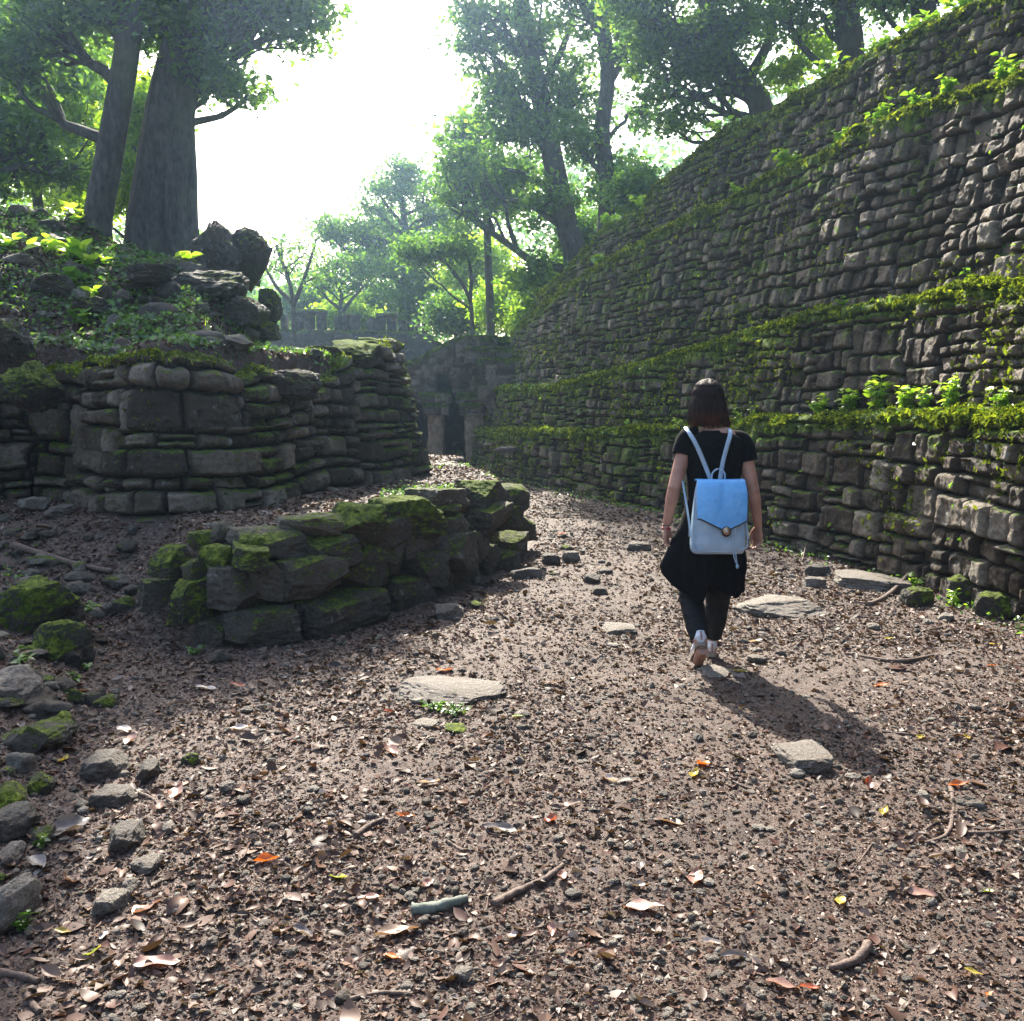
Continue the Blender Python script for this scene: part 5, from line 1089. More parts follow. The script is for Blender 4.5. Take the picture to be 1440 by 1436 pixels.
# ------------------------------------------------------------ plants
mat_round = leaf_mat('broad_leaves', [(0, (.10, .20, .02)), (.5, (.20, .34, .03)), (1, (.36, .48, .06))], .55, .3, 1.8, .08)
mat_stem = simple_mat('green_stem', (.08, .12, .03), (.14, .18, .05), 40, .6)
def leaf_shape(L_, Wd, nl=6, droop=.4, roundness=.5):
    t = np.linspace(0, 1, nl); w = np.sin(PI * t ** roundness) * Wd * .5; w[0] = .001; w[-1] = .001
    V = []
    for i in range(nl):
        for s_ in (-1, 0, 1): V.append((t[i] * L_, s_ * w[i], -droop * L_ * t[i] ** 2 + abs(s_) * w[i] * .25))
    return np.array(V), grid_faces(nl, 3)
def plant_geo(seed, h, nst, lpn, lsize, spread, aspect=.65, rnd0=.5):
    r = np.random.default_rng(seed); st = MB(); lf = MB()
    for k in range(nst):
        a = r.uniform(0, 2 * PI); hh = h * r.uniform(.5, 1.1); b = np.array([math.cos(a), math.sin(a), 0]) * spread * r.uniform(.1, 1)
        P = smooth_path(np.array([b * .25, b * .5 + [0, 0, hh * .6], b + [0, 0, hh]]), 8)
        V, Q, T_ = tube(P, np.linspace(.004, .0015, 8) * (1 + h), 5, cap=False); st.add(V, Q)
        for j in range(lpn):
            p = P[min(7, 2 + int(6 * j / lpn + r.random()))]; az = r.uniform(0, 2 * PI); L_ = lsize * r.uniform(.6, 1.25)
            V, Q = leaf_shape(L_, L_ * aspect, 6, r.uniform(.0, .6), r.uniform(.55, .8)); el = r.uniform(-.1, .7)
            M = np.array(Matrix.Rotation(az, 3, 'Z') @ Matrix.Rotation(-el, 3, 'Y') @ Matrix.Rotation(r.normal(0, .4), 3, 'X'))
            lf.add(V @ M.T + p, Q, rnd=np.clip(r.normal(rnd0, .22), 0, 1))
    return st, lf
def plant(name, pos, label, seed, h, nst, lpn, lsize, spread, mat, cat='plant', group=None, aspect=.65, rnd0=.5):
    t = empty(name, tuple(pos), label, cat, group); st, lf = plant_geo(seed, h, nst, lpn, lsize, spread, aspect, rnd0)
    link('stem', st.mesh('stem', mat_stem), t); link('foliage', lf.mesh('foliage', mat), t); return t
def on_ledge(k, px, back=.03):
    """point on the edge of ledge k of the right wall seen at photo column px"""
    P, nv = wall_P[k]; E = P[:, nv - 1]; c = 720 + F * E[:, 0] / (E[:, 1] * cp - (E[:, 2] - 1.5) * sp)
    j = np.argmin(np.abs(c - px) + (E[:, 1] < 3) * 1e5); j2 = min(nv + 2, P.shape[1] - 1); return P[j, j2] + np.array([0, 0, -.01])
LP_ = [ # ledge, px, height, stems, leaf, spread, label
 (0, 1140, .16, 8, .05, .10, 'leftmost clump of the bright leafy plants on the lowest ledge'),
 (0, 1180, .20, 9, .055, .12, 'second bright leafy clump on the lowest ledge, counting from the left'),
 (0, 1222, .27, 11, .06, .14, 'tallest bright leafy clump on the lowest ledge'),
 (0, 1262, .18, 9, .055, .12, 'bright leafy clump just right of the tallest one on the lowest ledge'),
 (0, 1322, .26, 9, .05, .12, 'upright leafy clump near the right end of the lowest ledge'),
 (0, 1386, .16, 4, .06, .10, 'few-leaved plant at the far right of the lowest ledge'),
 (0, 1284, .16, 5, .045, .08, 'small clump between two taller ones on the lowest ledge'),
 (0, 1048, .16, 4, .04, .08, 'thin-stemmed plant on the lowest ledge right of the walker\'s neck'),
 (0, 1028, .12, 5, .04, .08, 'low weed clump on the lowest ledge just right of the walker\'s hair'),
 (0, 946, .10, 5, .05, .10, 'bright weed on the lowest ledge left of the walker\'s neck'),
 (0, 876, .08, 4, .06, .08, 'small bright weed on the lowest ledge well left of the walker'),
 (1, 1350, .14, 4, .05, .1, 'small plant on the second ledge near the right edge'),
 (1, 1172, .12, 4, .05, .1, 'small plant on the second ledge in the middle of the wall'),
 (2, 1325, .22, 8, .08, .14, 'bright fern-like tuft on the third ledge, highest to the right'),
 (2, 1395, .2, 8, .08, .18, 'bright tuft on the third ledge by the right edge of the photo'),
 (2, 1282, .14, 6, .08, .12, 'bright tuft on the third ledge left of the highest one'),
 (2, 1230, .18, 7, .09, .14, 'bright star-shaped tuft standing alone on the third ledge'),
 (2, 1176, .16, 8, .08, .16, 'bright weed mat hanging from the third ledge'),
 (2, 1098, .22, 12, .09, .24, 'broad bright weed patch on the third ledge'),
 (2, 1030, .16, 8, .09, .2, 'bright weed patch on the third ledge further up the path'),
 (2, 838, .2, 8, .10, .2, 'bright weed clump near the far end of the third ledge'),
 (3, 1350, .16, 9, .08, .26, 'weeds on the crest of the wall near the upper right corner'),
 (3, 1290, .2, 10, .09, .3, 'green weeds trailing over the wall crest right of the thick trunk'),
 (3, 1225, .2, 11, .09, .3, 'green weeds trailing over the wall crest below the thick trunk'),
 (3, 1160, .2, 11, .09, .34, 'dense bright weeds on the wall crest left of the thick trunk'),
 (3, 1110, .18, 9, .09, .3, 'weeds on the wall crest below the dark spreading tree'),
 (3, 1010, .2, 9, .10, .3, 'weeds on the wall crest where it steps down'),
 (3, 900, .24, 10, .12, .35, 'leafy growth on the far lower crest of the wall'),
 (3, 850, .24, 10, .12, .35, 'leafy growth at the farthest part of the wall crest')]
for i, (k, px, h, ns, ls, sp_, lab) in enumerate(LP_):
    plant('ledge_plant', on_ledge(k, px), lab, 60 + i, h * (1.15 if k == 0 else 1), int(ns * (1.6 if k == 0 and px > 1100 else 1.1)), 7, ls * (1.25 if k == 0 and px > 1100 else 1), sp_, mat_round if k != 1 else mat_weed, 'plant', 'plants growing on the ledges of the wall', .75, .62 if k < 2 else .4)  # lowest ledge: local sunlight is painted into the brighter leaf colour
# weeds at wall feet and on the ground
GPL = [ # px, py, h, stems, leaf, spread, label
 (1212, 778, .14, 6, .05, .1, 'leafy weed at the foot of the right wall behind the leaning flat stone'),
 (1268, 776, .14, 5, .05, .1, 'leafy weed at the wall foot right of the leaning flat stone'),
 (1228, 800, .06, 3, .05, .06, 'tiny seedling on the rim of the leaning flat stone'),
 (1284, 826, .10, 4, .045, .08, 'weed right of the leaning flat stone near the ground'),
 (1340, 852, .12, 6, .045, .1, 'bright weed among the mossy lumps at the right wall foot'),
 (1420, 838, .2, 8, .06, .14, 'leafy weed at the right edge of the photo by the wall foot'),
 (1424, 862, .12, 6, .05, .12, 'low weed at the right edge of the photo in front of the leafy one'),
 (1130, 772, .08, 6, .04, .14, 'patch of low weeds at the wall foot right of the walker'),
 (1090, 768, .07, 5, .04, .12, 'sparse weeds at the wall foot just right of the walker\'s hand'),
 (870, 713, .05, 6, .05, .14, 'bright weeds at the foot of the wall up the path'),
 (840, 703, .05, 5, .05, .12, 'small bright weeds at the wall foot further up the path'),
 (610, 1000, .035, 14, .022, .09, 'creeping green herb growing against the broad flat stone'),
 (640, 1004, .035, 12, .022, .08, 'right half of the green herb in front of the broad flat stone'),
 (26, 934, .06, 7, .035, .12, 'round-leaved weed by the bare grey stone at left'),
 (118, 862, .06, 8, .03, .14, 'small weeds between the two mossy boulders at left'),
 (105, 958, .05, 3, .035, .04, 'two-leaved seedling right of the bare grey stone'),
 (120, 942, .05, 4, .03, .05, 'seedling right of the mossy dark boulder at left'),
 (34, 1308, .05, 4, .03, .05, 'small bright seedling beside the tall tan block'),
 (60, 1195, .04, 4, .025, .05, 'small sprig by the narrow greenish stone'),
 (72, 672, .12, 6, .05, .1, 'dark green seedling at the foot of the left wall'),
 (276, 920, .05, 5, .03, .08, 'small weed at the foot of the low wall'),
 (36, 590, .18, 6, .07, .14, 'leafy weed against the left end of the upper wall')]
for i, (px, py, h, ns, ls, sp_, lab) in enumerate(GPL):
    plant('weed', GP(px, py), lab, 160 + i, h, ns, 6, ls, sp_, mat_weed if i > 8 else mat_round, 'plant', 'weeds at the wall feet', .75, .5)
# plants on the mound
MPL = [
 (66, 352, .2, 8, .16, .25, 'round-leaved plant with glowing leaves at the left of the ridge'),
 (105, 362, .2, 9, .17, .28, 'glowing round-leaved plant below the slender trunk'),
 (130, 372, .16, 6, .15, .2, 'glowing round-leaved plant right below the slender trunk'),
 (245, 356, .2, 10, .17, .3, 'glowing round-leaved plant below the massive trunk'),
 (285, 352, .18, 7, .19, .2, 'glowing flat-leaved plant touching the pointed boulder'),
 (258, 374, .16, 8, .15, .25, 'lower glowing plant between massive trunk and overhanging ledge'),
 (100, 394, .14, 5, .16, .16, 'pale-leaved plant on the bank above the dark block'),
 (140, 415, .12, 5, .14, .14, 'sprig on top of the dark block on the bank'),
 (104, 452, .16, 4, .14, .14, 'blue-green drooping plant on the face of the bank'),
 (8, 345, .2, 8, .15, .22, 'bright plant on the ridge at the left edge'),
 (112, 312, .25, 6, .17, .2, 'big-leaved plant at the foot of the slender trunk'),
 (345, 462, .12, 5, .12, .14, 'small lit plant below the jutting block'),
 (210, 505, .06, 5, .13, .14, 'yellow-lit flat leaves on the long thin capstone'),
 (244, 505, .06, 4, .13, .12, 'two flat lit leaves right of the long thin capstone')]
for i, (px, py, h, ns, ls, sp_, lab) in enumerate(MPL):
    p = GP(px, py + 6)
    if py > 500: p = W(px, py, 8.98)
    plant('broad_leaf_plant', p, lab, 260 + i, h, ns, 3, ls, sp_, mat_round if i not in (6, 8) else mat_weed, 'plant', 'plants on the mound', .8, .7)
# creeping cover on the bank and grass on the wall top: nobody could count it
def cover(name, N, xr, yr, cond, size, mat, label, seed, hgt=.05, nlobes=1, up=.6, rmul=1.0):
    r = np.random.default_rng(seed); x = r.uniform(*xr, N); y = r.uniform(*yr, N); k = cond(x, y, r); x, y = x[k], y[k]
    z = G(x, y) + r.random(len(x)) * hgt + .01; s = r.uniform(*size, len(x))
    V, T_, rn = leaf_quads(np.stack([x, y, z], 1), s, np.tile([0, -.3, 1.], (len(x), 1)), up, aspect=.75, r=r, rnd=np.clip(r.random(len(x)) * rmul, 0, 1))
    tag(link(name, np_mesh(name, V, T_, False, {'rnd': rn}, mat)), label, 'ground cover', None, 'stuff')
def c_bank(x, y, r):
    du, _ = sdist(x, y, U_C); n_ = fbm(x * 1.6, y * 1.6, 0, 3, 600); return (du > .15) & (n_ > r.uniform(-.45, .35, len(x)))
cover('creeping_cover', 75000, (-9, -1.6), (8.2, 15), c_bank, (.025, .075), mat_weed, 'small dark green creeping plants over the bank of the mound', 5, .07, rmul=.75)
def c_slope(x, y, r):
    ds, _ = sdist(x, y, S_C); n_ = fbm(x * 2.2, y * 2.2, 0, 3, 610); return (ds > .3) & (n_ > r.uniform(.0, .5, len(x)))
cover('creeping_cover', 9000, (-5, -1.6), (3.2, 8), c_slope, (.015, .04), mat_weed, 'small weeds over the littered slope at left', 6, .03)
def c_foot(x, y, r):
    dr, _ = sdist(x, y, R_C); n_ = fbm(x * 1.8, y * 1.8, 0, 3, 620); return (dr > -.02) & (dr < .5 * r.random(len(x)) ** 1.5 + .02) & (n_ > r.uniform(-.4, .3, len(x)))
cover('creeping_cover', 60000, (-1, 4.6), (3, 22), c_foot, (.02, .05), mat_weed, 'low weeds along the foot of the right wall', 7, .05)
def c_flat(x, y, r):
    du, _ = sdist(x, y, L_C); d2, _ = sdist(x, y, U_C); n_ = fbm(x * 1.5, y * 1.5, 0, 3, 630); return (du > .1) & (d2 < -.1) & (x > -1.3) & (y > 8.8) & (n_ > r.uniform(-.1, .4, len(x)))
cover('creeping_cover', 9000, (-1.6, .3), (8.5, 15), c_flat, (.02, .05), mat_weed, 'green sprigs on the far end of the terrace', 8, .03)
def grass():
    r = np.random.default_rng(12); N = 26000; x = r.uniform(-4.6, -1.2, N); y = r.uniform(10.4, 16, N); du, _ = sdist(x, y, U_C); xb = -x - np.maximum(0, (y - 12.2) * .42)
    k = (du > .08) & (xb < 2.95 + .2 * r.normal(size=N)) & (fbm(x * 2, y * 2, 0, 3, 5) > r.uniform(-.7, .1, N)); x, y = x[k], y[k]; N = len(x); z = G(x, y)
    h = r.uniform(.05, .13, N); a = r.uniform(0, 2 * PI, N); w_ = .006; lean = r.uniform(.1, .7, N) * h; l2 = r.uniform(0, 2 * PI, N)
    dx, dy = np.cos(a) * w_, np.sin(a) * w_; B = np.stack([x, y, z], 1); tip = B + np.stack([np.cos(l2) * lean, np.sin(l2) * lean, h], 1); side = np.stack([dx, dy, 0 * dx], 1); mid = B * .5 + tip * .5 + [0, 0, .01]
    V = np.stack([B - side, B + side, mid + side * .8, mid - side * .8, tip], 1).reshape(-1, 3); i = np.arange(N)[:, None] * 5
    me = np_mesh('grass', V, [i + [0, 1, 2, 3], i + [3, 2, 4]], False, {'rnd': np.repeat(r.uniform(.3, 1, N), 5)}, mat_round)
    tag(link('grass', me), 'bright sunlit grass on top of the left wall', 'grass', None, 'stuff')
grass()
# ------------------------------------------------------------ the walker
PY = 5.62; PX = float(W(990, 932, PY)[0]); PZ = Gs(PX, PY)
def eval_mesh(o, name):
    dg = bpy.context.evaluated_depsgraph_get(); dg.update(); me = bpy.data.meshes.new_from_object(o.evaluated_get(dg)); me.name = name; return me
def remeshed(mb, name, vox, parent, mat, smooth_it=3, disp=None, attrs=None):
    o = mb.obj('tmp', None); m = o.modifiers.new('r', 'REMESH'); m.mode = 'VOXEL'; m.voxel_size = vox; m.use_smooth_shade = True
    if smooth_it: s_ = o.modifiers.new('s', 'SMOOTH'); s_.iterations = smooth_it; s_.factor = .5
    me = eval_mesh(o, name); old = o.data; bpy.data.objects.remove(o); bpy.data.meshes.remove(old)
    n_ = len(me.vertices); co_ = np.zeros(n_ * 3, np.float32); me.vertices.foreach_get('co', co_); co_ = co_.reshape(-1, 3).astype(float)
    if disp is not None:
        nr = np.zeros(n_ * 3, np.float32); me.vertices.foreach_get('normal', nr); co_ = co_ + nr.reshape(-1, 3) * disp(co_)[:, None]; me.vertices.foreach_set('co', co_.astype(np.float32).ravel()); me.update()
    me.materials.clear(); me.materials.append(mat); me.polygons.foreach_set('use_smooth', np.ones(len(me.polygons), bool)); me.polygons.foreach_set('material_index', np.zeros(len(me.polygons), np.int32))
    return link(name, me, parent)
def skin(n):
    co = n.co(); f = n.noise(14, 4, .6, co); c = n.mix(n.rng(f, .35, .7), (.34, .17, .12), (.46, .25, .18)); return c, f
n = NM('skin'); c, f = skin(n); n.princ(Base_Color=c, Roughness=.5, Normal=n.bump(f, .15, .003), Subsurface_Weight=.12, Subsurface_Radius=(.02, .008, .004), Subsurface_Scale=.5); mat_skin = n.m
mat_cloth = simple_mat('black_jersey', (.0035, .0035, .004), (.007, .007, .008), 60, .95, .5, .004, Specular_IOR_Level=.12)
mat_legg = simple_mat('black_leggings', (.004, .004, .005), (.009, .009, .011), 40, .7, .4, .004, Specular_IOR_Level=.25)
person = empty('person', (PX, PY, PZ), 'person in black tunic and leggings walking away up the path with a blue backpack', 'person')
def zed(py): return (932 - py) / 247.0          # photo rows on the figure -> metres above the ground
def ex(px): return (px - 990) / 247.0
def L(mb, pts, rx, ry=None, seg=20, up=(1, 0, 0), nn=None):
    P = np.array(pts, float); nn = nn or max(8, len(P) * 6); d = np.linspace(0, 1, len(P)); t = np.linspace(0, 1, nn)
    # resample with matching parameters
    S = smooth_path(P, nn); dd = np.concatenate([[0], np.cumsum(np.linalg.norm(np.diff(P, axis=0), axis=1))]); dd /= dd[-1]
    R1 = np.interp(t, dd, rx); R2 = np.interp(t, dd, ry if ry is not None else rx); V, Q, T_ = tube(S, R1, seg, R2, up); mb.add(V, Q, T_)
def ball(mb, c, rx, ry, rz, n=11):
    V, Q = SG[n]; V = V / np.linalg.norm(V, axis=1)[:, None]; mb.add(V * [rx, ry, rz] + np.array(c), Q)
def hand(mb, w, fdir, side, palm_in, k=1.0):
    """w wrist, fdir down direction, side: unit vector from little finger towards index; palm_in: way the palm faces"""
    f = np.array(fdir, float); f /= np.linalg.norm(f); s = np.array(side, float); s -= f * s.dot(f); s /= np.linalg.norm(s); p = np.array(palm_in, float); p -= f * p.dot(f) + s * p.dot(s); p /= np.linalg.norm(p)
    w = np.array(w)
    V, Q, T_ = tube(np.array([w - f * .01, w + f * .025, w + f * .055, w + f * .082]), [.021, .030, .036, .034], 16, [.015, .014, .014, .012], s); mb.add(V, Q, T_)
    for i, (o, ln) in enumerate([(.027, .068), (.009, .076), (-.009, .070), (-.026, .056)]):
        b = w + f * .070 + s * o; c1 = .35 + .12 * i; dirs = [f * math.cos(a) + p * math.sin(a) + s * (o * .8) for a in (.15, c1, c1 + .55)]
        pts = [b - f * .02, b]; 
        for q, fr in zip(dirs, (.42, .33, .25)): pts.append(pts[-1] + q * ln * fr)
        V, Q, T_ = tube(smooth_path(np.array(pts), 14), np.linspace(.0092, .0066, 14), 10, up=s); mb.add(V, Q, T_); ball(mb, pts[-1], .0066, .0066, .0066, 7)
    b = w + f * .018 + s * .020; pts = [b, b + f * .026 + s * .018 + p * .008, b + f * .052 + s * .022 + p * .018, b + f * .072 + s * .018 + p * .024]
    V, Q, T_ = tube(smooth_path(np.array(pts), 12), np.linspace(.0135, .0078, 12), 10, up=s); mb.add(V, Q, T_); ball(mb, pts[-1], .0076, .0076, .0076, 7)
# joints (x right, y away from the camera, z up)
SHL = np.array([ex(960), .01, zed(612)]); ELL = np.array([ex(941), -.035, zed(676)]); WRL = np.array([ex(932.5), .005, zed(733)])
SHR = np.array([ex(1038), .01, zed(618)]); ELR = np.array([ex(1052), -.03, zed(680)]); WRR = np.array([ex(1063), .0, zed(733)])
HPL = np.array([ex(978), 0, zed(765)]); HPR = np.array([ex(1012), .01, zed(765)])
KNL = np.array([ex(970), .03, zed(842)]); ANL = np.array([ex(978), -.17, .145]); KNR = np.array([ex(1013), .11, zed(848)]); ANR = np.array([ex(1007), .15, .085])
cx = ex(997)
mb = MB()
L(mb, [(cx - .005, 0, zed(778)), (cx - .005, 0, zed(755)), (cx, 0, zed(722)), (cx, .0, zed(690)), (cx + .002, 0, zed(655)), (cx + .003, 0, zed(622)), (cx, .0, zed(606)), (cx - .012, .01, zed(598))], [.10, .165, .155, .125, .14, .165, .13, .06], [.08, .11, .105, .085, .10, .10, .075, .05], 28)
L(mb, [(cx - .012, .01, zed(604)), (cx - .02, .02, zed(588)), (cx - .028, .03, zed(570))], [.062, .050, .052], [.055, .052, .055])
L(mb, [(cx - .01, .0, zed(604)), (SHL[0] + .01, .01, SHL[2] - .0)], [.06, .052]); L(mb, [(cx + .01, 0, zed(605)), (SHR[0] - .01, .01, SHR[2])], [.06, .052])
for S_, E_, W_ in ((SHL, ELL, WRL), (SHR, ELR, WRR)):
    L(mb, [S_ + [0, 0, .01], S_ * .6 + E_ * .4, E_], [.049, .044, .036], [.052, .047, .037]); L(mb, [E_ + (S_ - E_) * .06, E_ * .7 + W_ * .3, W_], [.037, .037, .0215], [.036, .036, .0185]); ball(mb, E_, .037, .038, .038)
for H_, K_, A_ in ((HPL, KNL, ANL), (HPR, KNR, ANR)):
    L(mb, [H_ + [0, 0, .04], H_ * .5 + K_ * .5, K_], [.092, .078, .058], [.095, .082, .058]); L(mb, [K_ + (H_ - K_) * .05, K_ * .68 + A_ * .32 + [0, -.012, 0], A_], [.057, .054, .035], [.056, .058, .038])
# bare feet inside the shoes: left trails on its toes, right is flat
L(mb, [ANL + [0, -.03, -.01], ANL + [0, .03, -.06], ANL + [0, .10, -.125]], [.03, .036, .030], [.034, .026, .018]); L(mb, [ANR + [0, -.04, -.03], ANR + [0, .05, -.045], ANR + [0, .16, -.06]], [.03, .036, .032], [.034, .026, .016])
# head, turned a little to the left; face looks up the path
hc = np.array([ex(989), .045, zed(556)]); ball(mb, hc + [0, 0, .02], .074, .092, .092, 17); ball(mb, hc + [0, .035, -.055], .055, .055, .06, 11)
fd = np.array([-.28, .96, 0]); sd_ = np.array([.96, .28, 0])
L(mb, [hc + fd * .088 + [0, 0, .02], hc + fd * .104 + [0, 0, -.008], hc + fd * .112 + [0, 0, -.026], hc + fd * .098 + [0, 0, -.036]], [.009, .011, .015, .012], nn=12, seg=10)
L(mb, [hc + fd * .086 - sd_ * .022 + [0, 0, -.058], hc + fd * .096 + [0, 0, -.056], hc + fd * .086 + sd_ * .022 + [0, 0, -.058]], [.005, .009, .005], nn=10, seg=8, up=(0, 0, 1))
for q in (-1, 1): ball(mb, hc + sd_ * .074 * q + [0, 0, -.005], .010, .018, .030, 7); ball(mb, hc + fd * .084 + sd_ * .03 * q + [0, 0, .033], .024, .012, .008, 7)
ball(mb, hc + fd * .075 + [0, 0, -.088], .026, .024, .018, 7)
hand(mb, WRL + [0, 0, .004], (.02, .06, -1), (.45, .9, 0), (1, -.35, 0)); hand(mb, WRR + [0, 0, .004], (.02, .08, -1), (-.55, .85, 0), (-1, -.45, .0))
body = remeshed(mb, 'body', .0042, person, mat_skin, 3)
for q in (-1, 1):
    e_ = MB(); ball(e_, hc + fd * .079 + sd_ * .03 * q + [0, 0, .018], .012, .010, .010, 7); e_.obj('eye', simple_mat('eye_white', (.7, .68, .65), (.6, .58, .55)), person)
# tunic: fitted top, wide uneven hem with hanging points left and right
nz_, na = 90, 120; th = np.linspace(0, 2 * PI, na + 1)[:-1]; ys_ = np.linspace(0, 1, nz_)
rows = [(598, -.012, .062, .060), (602, -.004, .115, .078), (607, .0, .158, .092), (618, .002, .172, .104), (640, .003, .163, .112), (665, .002, .147, .110), (690, .0, .140, .102), (715, .0, .160, .115), (740, -.005, .182, .128), (765, -.022, .196, .135), (788, -.038, .208, .14), (812, -.030, .190, .13), (835, .0, .165, .13)]
rr = np.array(rows, float); rz_ = zed(rr[:, 0])
hem = np.interp((th * 180 / PI) % 360, [0, 25, 60, 100, 140, 170, 182, 195, 215, 245, 270, 300, 330, 352, 360], [816, 812, 800, 800, 796, 792, 790, 806, 832, 838, 812, 826, 834, 826, 816])
zbot = zed(hem); V = np.zeros((nz_, na, 3))
for i, t_ in enumerate(ys_):
    z_ = zed(597) + (zbot - zed(597)) * t_; o_ = np.argsort(rz_); X0 = np.interp(z_, rz_[o_], rr[o_, 1]); RX = np.interp(z_, rz_[o_], rr[o_, 2]); RY = np.interp(z_, rz_[o_], rr[o_, 3])
    fold = 1 + sstep(zed(720) - z_, 0, .35) * (.09 * np.cos(th * 9 + 1.2) + .05 * np.cos(th * 5 + .5 + 2 * z_) + .05 * np.cos(th * 17 + 3 * z_))
    drape = 1 + .035 * fbm(th * 2.5, z_ * 16, 0, 3, 44)
    V[i] = np.stack([cx + X0 + np.cos(th) * RX * fold * drape, np.sin(th) * RY * fold * drape, z_], 1)
pt = sstep(np.cos(th - PI), .80, 1.0)      # left hanging corner leans out
V[..., 0] -= pt[None] * (sstep(ys_, .55, .97) * .030)[:, None]
idx = np.arange(nz_ - 1)[:, None] * na + np.arange(na)[None]; idn = np.arange(nz_ - 1)[:, None] * na + (np.arange(na)[None] + 1) % na
Q = np.stack([idx, idn, idn + na, idx + na], -1).reshape(-1, 4)
tmp = np_mesh('tunic', V.reshape(-1, 3), Q[:, ::-1], True, None, mat_cloth); tu = link('tunic', tmp, person)
so = tu.modifiers.new('thick', 'SOLIDIFY'); so.thickness = .005; so.offset = 1
for S_, E_, k_, wd in ((SHL, ELL, -1, .30), (SHR, ELR, 1, .36)):
    P = np.array([S_ + [-.055 * k_, 0, .022], S_ + [-.012 * k_, 0, .018], S_ * (1 - wd * .5) + E_ * wd * .5 + [.004 * k_, 0, .01], S_ * (1 - wd) + E_ * wd + [.006 * k_, 0, 0]]); m2 = MB()
    V2, Q2, T2 = tube(smooth_path(P, 16), np.linspace(.058, .056, 16), 28, np.linspace(.066, .060, 16), (0, 1, 0), cap=False); V2 += .002 * fbm(V2[:, 0] * 40, V2[:, 2] * 40, V2[:, 1] * 30, 2, 8)[:, None]
    m2.add(V2, Q2); sl = m2.obj('sleeve', mat_cloth, tu); s2 = sl.modifiers.new('t', 'SOLIDIFY'); s2.thickness = .004
# leggings
mb = MB()
for H_, K_, A_ in ((HPL, KNL, ANL), (HPR, KNR, ANR)):
    L(mb, [H_ + [0, 0, .05], H_ * .5 + K_ * .5, K_], [.10, .086, .066], [.103, .09, .066]); L(mb, [K_ + (H_ - K_) * .05, K_ * .68 + A_ * .32 + [0, -.012, 0], A_ + (K_ - A_) * .16], [.066, .064, .053], [.065, .066, .052])
L(mb, [(cx - .005, 0, zed(790)), (cx - .005, 0, zed(755)), (cx, 0, zed(735))], [.12, .17, .16], [.1, .118, .11])
remeshed(mb, 'leggings', .005, person, mat_legg, 3, lambda c: .006 * fbm(c[:, 0] * 12, c[:, 1] * 12, c[:, 2] * 38, 3, 6) + .003)
# hair: cap with strands to the shoulders
n = NM('hair'); co = n.co(); mp2 = n.n('ShaderNodeMapping', {'Vector': co, 'Scale': (160, 160, 6)}).outputs[0]; f = n.noise(1, 4, .6, mp2)
zz = n.n('ShaderNodeSeparateXYZ', {0: co}).outputs[2]
hc_ = n.mix(n.rng(f, .3, .7), (.006, .004, .004), (.030, .016, .012)); hc_ = n.mix(n.math('MULTIPLY', n.math('MULTIPLY', n.rng(zz, zed(566), zed(596)), .55), n.rng(n.noise(22, 3, .6, co), .35, .6)), hc_, (.20, .055, .028))
n.princ(Base_Color=hc_, Roughness=.6, Specular_IOR_Level=.18, Normal=n.bump(f, 1.0, .006)); mat_hair = n.m
mb = MB(); r = np.random.default_rng(5)
ball(mb, hc + [0, -.004, .028], .090, .106, .100, 17)
L(mb, [hc + [0, -.03, .02], hc + [0, -.045, -.04], hc + [.006, -.040, -.095], hc + [.010, -.035, -.128]], [.088, .098, .104, .094], [.070, .068, .062, .04], 24)
capm = remeshed(mb, 'hair', .006, person, mat_hair, 4, lambda c: .0035 * np.sin(np.arctan2(c[:, 1] - hc[1], c[:, 0] - hc[0]) * 46 + 5 * fbm(c[:, 0] * 10, c[:, 1] * 10, c[:, 2] * 3, 2, 3)) - .012 * sstep((c[:, 1] - hc[1]), .05, .09) * (c[:, 2] < hc[2] + .06))
mb = MB()
for i in range(520):
    a = r.uniform(PI * .92, PI * 2.08); rx_ = .099 + .006 * r.random(); top = hc + [math.cos(a) * .07, -.005 + math.sin(a) * .085, .075 + .02 * r.random()]; b = hc + [math.cos(a) * rx_, -.016 + math.sin(a) * .090, -.02]
    c = hc + [math.cos(a) * (rx_ + .008) + .006, -.02 + math.sin(a) * .082, -.085]; e = hc + [math.cos(a) * (rx_ + r.uniform(-.02, .02)) + .010 + r.normal() * .006, -.02 + math.sin(a) * .075, r.uniform(-.155, -.120)]
    V2, Q2, T2 = tube(smooth_path(np.array([top, b, c, e]), 9), np.linspace(.0034, .0008, 9), 4, cap=False); mb.add(V2, Q2)
mb.obj('lock', mat_hair, capm)
